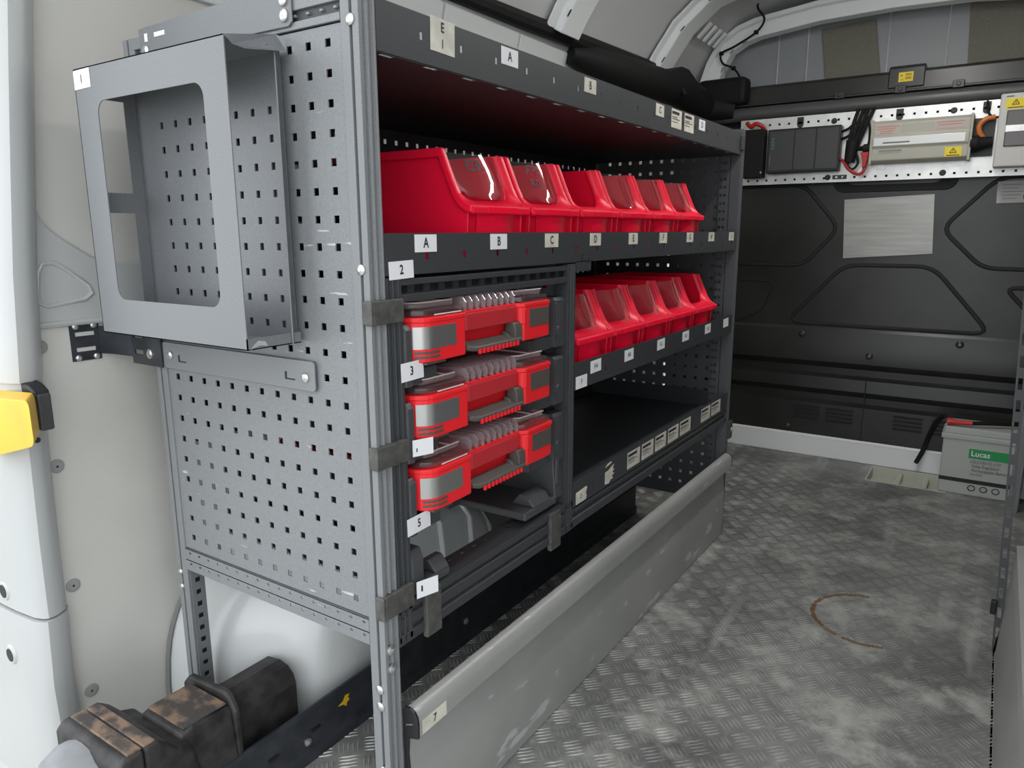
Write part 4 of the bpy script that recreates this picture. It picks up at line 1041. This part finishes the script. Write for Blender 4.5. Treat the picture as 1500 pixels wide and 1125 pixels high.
mb = MB(); mb.prism([(-0.395, 0.066), (-0.302, 0.066), (-0.300, 0.078), (-0.300, 0.150), (-0.306, 0.168), (-0.322, 0.182), (-0.345, 0.187), (-0.380, 0.182), (-0.397, 0.165)], 'y', -0.036, 0.118)
mb.build('slide', VICEM, vc_, 0.005, seg=3)
mb = MB(); mb.tube([(-0.355, -0.258, 0.150), (-0.355, -0.275, 0.150), (-0.355, -0.300, 0.150), (-0.355, -0.310, 0.150)], [0.085, 0.085, 0.075, 0.055], 28); mb.build('front_boss', VICEG, vc_, smooth=True)
mb = MB(); mb.box(-0.41, -0.27, -0.17, -0.03, 0.0, 0.03); mb.build('base', VICEM, vc_, 0.005)

# yellow door latch on the pillar
lt = thing('door_latch', (-0.53, -0.21, 0.66), 'yellow and black door catch mounted on the white rear pillar', 'latch')
mb = MB(); mb.prism(rrect(-0.60, -0.426, 0.705, 0.776, 0.012, 4), 'y', -0.236, -0.202)
mb.v = [(x - (0.058 if y > -0.21 else 0), y, z + (0.28*(x+0.426) if z < 0.74 else 0.08*(x+0.426))) for x, y, z in mb.v]
mb.build('yellow_cover', YELLOW, lt, 0.006, seg=3)
mb = MB(); mb.prism([(-0.62, 0.760), (-0.590, 0.780), (-0.560, 0.784), (-0.535, 0.780), (-0.516, 0.770), (-0.516, 0.760), (-0.56, 0.752)], 'y', -0.190, -0.165); mb.build('top_bracket', DARKPL, lt, 0.003)
mb = MB(); mb.box(-0.590, -0.513, -0.186, -0.165, 0.704, 0.766); mb.build('block', mat('charcoal_catch', (0.05, 0.05, 0.055), 0.5), lt, 0.003)
mb = MB(); mb.cyl((-0.500, -0.205, 0.698), (-0.488, -0.205, 0.698), 0.005, 10); mb.build('pin', DARKPL, lt)

# ================================================================== ELECTRICAL WALL
PY = 2.705
ps = thing('mounting_plate', (0.4, PY, 1.225), 'galvanised perforated mounting plate across the top of the bulkhead', 'mounting plate')
mb = MB(); mb.perf((0, PY, 0), (1,0,0), (0,0,1), -0.262, 1.20, 1.2255, 1.505, [-0.215+0.040*k for k in range(35)], [1.243, 1.478], 0.009, 0.009, 0.002, (0,-1,0))
mb.build('plate', GALV, ps)
for x, z in ((0.120, 1.246), (0.128, 1.474), (0.560, 1.478), (0.545, 1.246)):
    mb = MB(); mb.tube([(x, PY, z), (x, PY-0.006, z)], [0.012, 0.009], 14); mb.build('bolt', DARKPL, ps, smooth=True)
for x in (-0.02, 0.36, 0.655):
    mb = MB(); mb.box(x, x+0.026, PY-0.006, PY, 1.472, 1.50); mb.cyl((x+0.013, PY, 1.470), (x+0.013, PY-0.006, 1.470), 0.013, 12); mb.build('hook', DARKPL, ps, 0.001)
mb = MB(); mb.perf((0, PY-0.004, 0), (1,0,0), (0,0,1), 0.140, 0.195, 1.237, 1.254, [0.155, 0.180], [1.2455], 0.010, 0.008, 0.003, (0,-1,0)); mb.build('earth_bar', STEEL_SHADE, ps)
# plates fixed to the bulkhead
tag(MB().prism([(0.199, 0.906), (0.537, 0.930), (0.522, 1.168), (0.185, 1.154)], 'y', 2.762, 2.7675).build('metal_sheet', SHEET, None), 'dull brushed metal sheet fixed to the middle of the black bulkhead', 'metal sheet')
pl = tag(MB().prism([(0.735, 1.126), (0.90, 1.128), (0.90, 1.212), (0.732, 1.208)], 'y', 2.762, 2.7675).build('notice_plate', mat('pale_notice', (0.45, 0.45, 0.44), 0.5), None), 'pale notice plate on the bulkhead at the right edge', 'notice')
for k in range(5):
    MB().box(0.75, 0.80+0.012*(k % 3), 2.7612, 2.7618, 1.142+0.013*k, 1.144+0.013*k).build('print_line', INK_G, pl)
mb = MB(); mb.tube([(0.842+0.02*math.cos(a), 2.761, 1.150+0.02*math.sin(a)) for a in [i*math.pi/8 for i in range(17)]], 0.0025, 6); mb.build('print_ring', INK, pl)

# black charge controller with three fields
cc = thing('charge_controller', (0.015, 2.68, 1.268), 'flat black charge controller box at the left of the mounting plate', 'charger')
MB().box(-0.128, 0.168, 2.655, PY, 1.269, 1.452).build('housing', DARKPL, cc, 0.004)
for x0, x1 in ((-0.118, -0.018), (-0.014, 0.070), (0.074, 0.160)):
    MB().box(x0, x1, 2.6525, 2.656, 1.279, 1.443).build('face_panel', mat('charcoal_face', (0.045, 0.045, 0.046), 0.4), cc, 0.002)
for k in range(4): MB().box(-0.110, -0.098, 2.6515, 2.6528, 1.408-0.013*k, 1.416-0.013*k).build('indicator', mat('green_indicator', (0.06, 0.16, 0.09), 0.4), cc)
MB().box(-0.1145, -0.1115, 2.6515, 2.6528, 1.300, 1.345).build('print_line', INK_G, cc)
# small black module at the far left
jb = thing('fuse_module', (-0.17, 2.62, 1.244), 'black box module beside the far end of the rack', 'module')
mb = MB(); mb.box(-0.235, -0.142, 2.650, PY, 1.254, 1.458); mb.build('housing', RUBBER, jb, 0.004)
mb = MB(); mb.cyl((-0.147, 2.650, 1.275), (-0.147, 2.647, 1.275), 0.004, 8); mb.build('screw', ZINC, jb)
# inverter
iv = thing('power_inverter', (0.455, 2.67, 1.285), 'beige grey power inverter with ribbed case in the middle of the plate', 'inverter')
IVP = [(2.655, 1.288), (2.640, 1.300), (2.640, 1.345), (2.634, 1.352), (2.634, 1.388), (2.640, 1.395), (2.640, 1.440), (2.655, 1.452), (PY, 1.452), (PY, 1.288)]
mb = MB(); mb.prism(IVP, 'x', 0.290, 0.625); mb.build('case', INV, iv, 0.004)
MB().box(0.296, 0.612, 2.6325, 2.635, 1.354, 1.386).build('silver_band', INVS, iv, 0.001)
for x0, x1 in ((0.282, 0.292), (0.623, 0.633)):
    MB().box(x0, x1, 2.638, PY, 1.284, 1.456).build('end_frame', INV, iv, 0.003)
for x, z in ((0.320, 1.458), (0.60, 1.458), (0.320, 1.280), (0.60, 1.280)):
    mb = MB(); mb.box(x-0.016, x+0.016, PY-0.006, PY, z-0.010, z+0.010); mb.cyl((x, PY-0.006, z), (x, PY-0.010, z), 0.005, 8); mb.build('mounting_foot', GALV, iv)
FN = (0,-1,0)
sticker(iv, (0.300, 2.6395, 1.399), (1,0,0), (0,0,1), FN, 0.090, 0.036, bars=((0.004,0.086,0.027,0.030),(0.004,0.070,0.019,0.022),(0.016,0.066,0.010,0.013),(0.016,0.060,0.003,0.006)), mat_=mat('pale_pink_sticker', (0.52,0.47,0.43), 0.6), ink=REDI)
sticker(iv, (0.505, 2.6395, 1.401), (1,0,0), (0,0,1), FN, 0.108, 0.036, bars=((0.006,0.100,0.028,0.031),(0.012,0.090,0.018,0.021),(0.004,0.104,0.004,0.0055)), mat_=MATS['pale_pink_sticker'], ink=REDI)
sticker(iv, (0.548, 2.6395, 1.301), (1,0,0), (0,0,1), FN, 0.056, 0.036, [], bars=((0.006,0.050,0.003,0.006),), mat_=YSTICK, name='warning_sticker')
def warn(par, x, y, z, s):
    mb = MB()
    for a, b in (((-1,-0.6),(1,-0.6)), ((1,-0.6),(0,1.0)), ((0,1.0),(-1,-0.6))):
        mb.tube([(x+a[0]*s, y, z+a[1]*s), (x+b[0]*s, y, z+b[1]*s)], s*0.10, 4)
    mb.box(x-s*0.1, x+s*0.1, y-0.0004, y+0.0002, z-s*0.35, z+s*0.45)
    mb.build('warning_triangle', INK, par)
warn(iv, 0.576, 2.6386, 1.3215, 0.011)
mb = MB(); 
for a, b, z0, z1 in ((0.330, 0.425, 1.3625, 1.368), (0.318, 0.400, 1.3335, 1.3365)): mb.box(a, b, 2.6318, 2.6324, z0, z1)
mb.build('print_line', INK_G, iv)
# consumer unit at the right edge
cu = thing('breaker_box', (0.85, 2.66, 1.252), 'white breaker box with smoky window cut off by the right frame edge', 'breaker box')
MB().box(0.710, 1.02, 2.625, PY, 1.253, 1.512).build('case', CONS, cu, 0.006)
MB().box(0.735, 1.00, 2.619, 2.627, 1.325, 1.452).build('window', SMOKE, cu, 0.003)
MB().box(0.735, 1.00, 2.616, 2.620, 1.375, 1.400).build('window_bar', GALV, cu, 0.002)
sticker(cu, (0.728, 2.6245, 1.457), (1,0,0), (0,0,1), FN, 0.060, 0.036, [], bars=((0.006,0.054,0.003,0.006),), mat_=YSTICK, name='warning_sticker')
warn(cu, 0.758, 2.6236, 1.478, 0.011)
MB().box(0.728, 0.750, 2.6236, 2.6242, 1.499, 1.503).build('print_line', INK_G, cu)
# cables
def cable(name, pts, r, m, label, clips=()):
    mb = MB(); mb.tube(smoothp(pts), r, 8)
    return tag(mb.build(name, m, None, smooth=True), label, 'cable')
loomb = thing('cable_bundle', (0.23, 2.69, 1.29), 'thick bundle of black cables hanging between charger and inverter', 'cable')
for k, dx in enumerate((-0.022, -0.010, 0.002, 0.014)):
    mb = MB(); mb.tube(smoothp([(0.255+dx*1.6, 2.700, 1.51), (0.240+dx*1.4, 2.672, 1.45), (0.222+dx, 2.668, 1.38), (0.212+dx*0.7, 2.670, 1.315)]), 0.0075, 8); mb.build('cable', RUBBER, loomb, smooth=True)
mb = MB(); mb.tube([(0.214, 2.668, 1.385), (0.210, 2.668, 1.34), (0.206, 2.668, 1.300)], [0.026, 0.024, 0.020], 12); mb.build('sleeve', RUBBER, loomb, smooth=True)
for z in (1.395, 1.425):
    mb = MB(); mb.tube(smoothp([(0.165, 2.68, z), (0.195, 2.665, z+0.010), (0.222, 2.668, z+0.035)]), 0.006, 8); mb.build('cable', RUBBER, loomb, smooth=True)
mb = MB(); mb.tube(smoothp([(0.212, 2.668, 1.31), (0.200, 2.662, 1.288), (0.222, 2.660, 1.272), (0.240, 2.664, 1.295), (0.232, 2.668, 1.33)]), 0.005, 8); mb.build('cable', RUBBER, loomb, smooth=True)
cable('thin_black_lead', [(0.245, 2.69, 1.50), (0.268, 2.675, 1.45), (0.275, 2.665, 1.39), (0.272, 2.662, 1.36)], 0.0045, RUBBER, 'thin black lead curving down to the inverter plug')
mb = MB(); mb.tube([(0.235, 2.664, 1.352), (0.252, 2.662, 1.352), (0.258, 2.662, 1.352), (0.284, 2.662, 1.352)], [0.008, 0.010, 0.017, 0.017], 12)
tag(mb.build('round_plug', RUBBER, None, smooth=True), 'black round plug at the left side of the inverter', 'plug')
cable('red_power_cable', [(0.165, 2.68, 1.315), (0.185, 2.664, 1.305), (0.205, 2.660, 1.275), (0.240, 2.658, 1.252), (0.262, 2.658, 1.258), (0.268, 2.660, 1.285)], 0.0065, RCABLE, 'red power cable looping below the charger')
mb = MB(); mb.prism([(0.248, 1.335), (0.280, 1.337), (0.276, 1.30), (0.270, 1.275), (0.258, 1.275), (0.258, 1.30)], 'y', 2.648, 2.668)
tag(mb.build('terminal_boot', RCABLE, None, 0.003), 'red terminal boot at the lower left of the inverter', 'terminal boot')
mb = MB(); mb.tube([(0.632, 2.665, 1.345), (0.655, 2.662, 1.345), (0.662, 2.662, 1.345), (0.700, 2.662, 1.350)], [0.030, 0.030, 0.024, 0.018], 14)
tag(mb.build('mains_plug', RUBBER, None, smooth=True), 'black mains plug between inverter and breaker box', 'plug')
tag(MB().box(0.634, 0.702, 2.690, 2.703, 1.300, 1.440).build('rubber_pad', DARKPL, None), 'dark backing pad behind the plug right of the inverter', 'pad')
cable('orange_cable', [(0.668, 2.668, 1.365), (0.655, 2.665, 1.385), (0.652, 2.665, 1.410), (0.670, 2.665, 1.432), (0.700, 2.668, 1.438)], 0.0095, OCABLE, 'orange cable bending into the breaker box')
cable('black_gland_lead', [(0.668, 2.69, 1.50), (0.672, 2.672, 1.47), (0.676, 2.666, 1.455), (0.690, 2.664, 1.438), (0.712, 2.664, 1.436)], 0.0045, RUBBER, 'thin black lead dropping to the breaker box gland')
cable('red_wire_tuft', [(-0.225, 2.67, 1.49), (-0.205, 2.66, 1.470), (-0.185, 2.66, 1.482), (-0.160, 2.665, 1.472), (-0.150, 2.68, 1.455)], 0.009, RCABLE, 'short red wires above the black module beside the rack')

# ================================================================== BATTERY
bt_ = thing('leisure_battery', (0.78, 2.60, 0.0), 'pale grey battery with green printed band on the floor', 'battery')
mb = MB(); mb.box(0.662, 0.935, 2.535, 2.700, 0.0, 0.225); mb.build('case', BATT, bt_, 0.004)
mb = MB(); mb.box(0.655, 0.940, 2.530, 2.705, 0.222, 0.242); mb.box(0.664, 0.935, 2.537, 2.699, 0.242, 0.268); mb.build('lid', BATT, bt_, 0.003)
MB().box(0.6615, 0.936, 2.5345, 2.7005, 0.050, 0.066).build('strap', DARKPL, bt_)
mb = MB(); mb.box(0.753, 0.940, 2.5338, 2.5345, 0.152, 0.190)
mb.mi = 1
put_text(mb, 'Lucas', (0.792, 2.5337, 0.171), (1,0,0), (0,0,1), FN, 0.030, 1, 0.95)
mb.build('green_band', [GREEN, WHITEI], bt_)
mb = MB()
for s, x, z, size in (('LSLC100-12 (12V', 0.812, 0.139, 0.0165), ('Valve Regulated', 0.812, 0.122, 0.0165), ('Rechargeable Battery', 0.829, 0.105, 0.0165), ('CAUTION', 0.785, 0.088, 0.011)):
    put_text(mb, s, (x, 2.5343, z), (1,0,0), (0,0,1), FN, size, 0, 0.85)
mb.build('print', INK_G, bt_)
mb = MB()
for k in range(3):
    cx = 0.775 + 0.040*k
    mb.tube([(cx+0.012*math.cos(a), 2.5342, 0.032+0.011*math.sin(a)) for a in [i*math.pi/5 for i in range(11)]], 0.0018, 5)
mb.build('recycling_marks', INK, bt_)
mb = MB(); mb.tube([(0.668, 2.560, 0.281), (0.680, 2.560, 0.284), (0.700, 2.560, 0.282), (0.752, 2.562, 0.285)], [0.014, 0.014, 0.009, 0.009], 10)
tag(mb.build('red_terminal_cover', mat('bright_red_cap', (0.60, 0.03, 0.03), 0.4), None, smooth=True), 'red terminal cover and sleeve on top of the battery', 'terminal cover')
cable('battery_lead', [(0.750, 2.562, 0.285), (0.82, 2.59, 0.287), (0.93, 2.65, 0.283)], 0.008, RUBBER, 'black lead running right from the red battery terminal')
cable('floor_lead', [(0.652, 2.64, 0.29), (0.620, 2.70, 0.23), (0.600, 2.735, 0.16), (0.585, 2.735, 0.10), (0.567, 2.70, 0.055)], 0.0095, RUBBER, 'black cable end hanging in front of the white sill')

# ================================================================== RIGHT-HAND RACK (only its edge is in view)
rr = thing('opposite_rack', (1.0, 1.5, 0.0), 'dark steel rack on the right cut off by the frame edge', 'shelving rack')
mb = MB(); rings = []
mb.perf((0.826, 1.300, 0), (1,0,0), (0,0,1), 0.0, 0.019, 0.0, 1.10, [0.009], [0.05+0.052*k for k in range(20)], 0.009, 0.028, 0.003, (0,-1,0))
mb.v = [(x + 0.040*(0.87-z), y, z) for x, y, z in mb.v]
mb.build('front_strip', STEEL_MIDSHADE, rr)
mb = MB(); mb.prism([(0.862, 0.0), (0.868, 0.0), (0.880, 0.235), (0.886, 0.262), (0.880, 0.285), (0.900, 0.288), (0.905, 0.0)], 'y', 0.35, 1.295); mb.build('kick_board', ALU, rr, 0.001)
for y in (0.36, 2.42):
    MB().box(0.895, 0.927, y, y+0.032, 0.0, 1.30).build('post', STEEL, rr, 0.001)
for z in (0.40, 0.70, 1.00, 1.30):
    mb = MB(); mb.box(0.902, 1.20, 0.39, 2.42, z, z+0.002); mb.box(0.900, 0.902, 0.39, 2.42, z, z+0.058); mb.build('shelf', STEEL_SHADE, rr)
mb = MB(); mb.perf((1.20, 0, 0), (0,1,0), (0,0,1), 0.36, 2.45, 0.40, 1.36, [], [], 0.01, 0.01, 0.002, (-1,0,0)); mb.build('back_panel', STEEL_SHADE, rr)
mb = MB(); mb.perf((0, 2.44, 0), (1,0,0), (0,0,1), 0.93, 1.19, 0.05, 1.30, [0.95+0.038*k for k in range(6)], [0.10+0.038*k for k in range(30)], 0.0105, 0.0105, 0.002, (0,-1,0)); mb.build('end_panel', STEEL, rr)
mb = MB(); mb.box(0.846, 0.858, 1.285, 1.302, 0.10, 0.135); mb.build('rubber_stop', DARKPL, rr, 0.002)
tb2 = thing('storage_bin', (0,0,0), 'red storage bin just showing in the rack at the right frame edge', 'storage bin')
bin_parts(tb2); tb2.rotation_euler = (0, 0, math.pi); tb2.location = (0.910, 1.62, 0.7025)
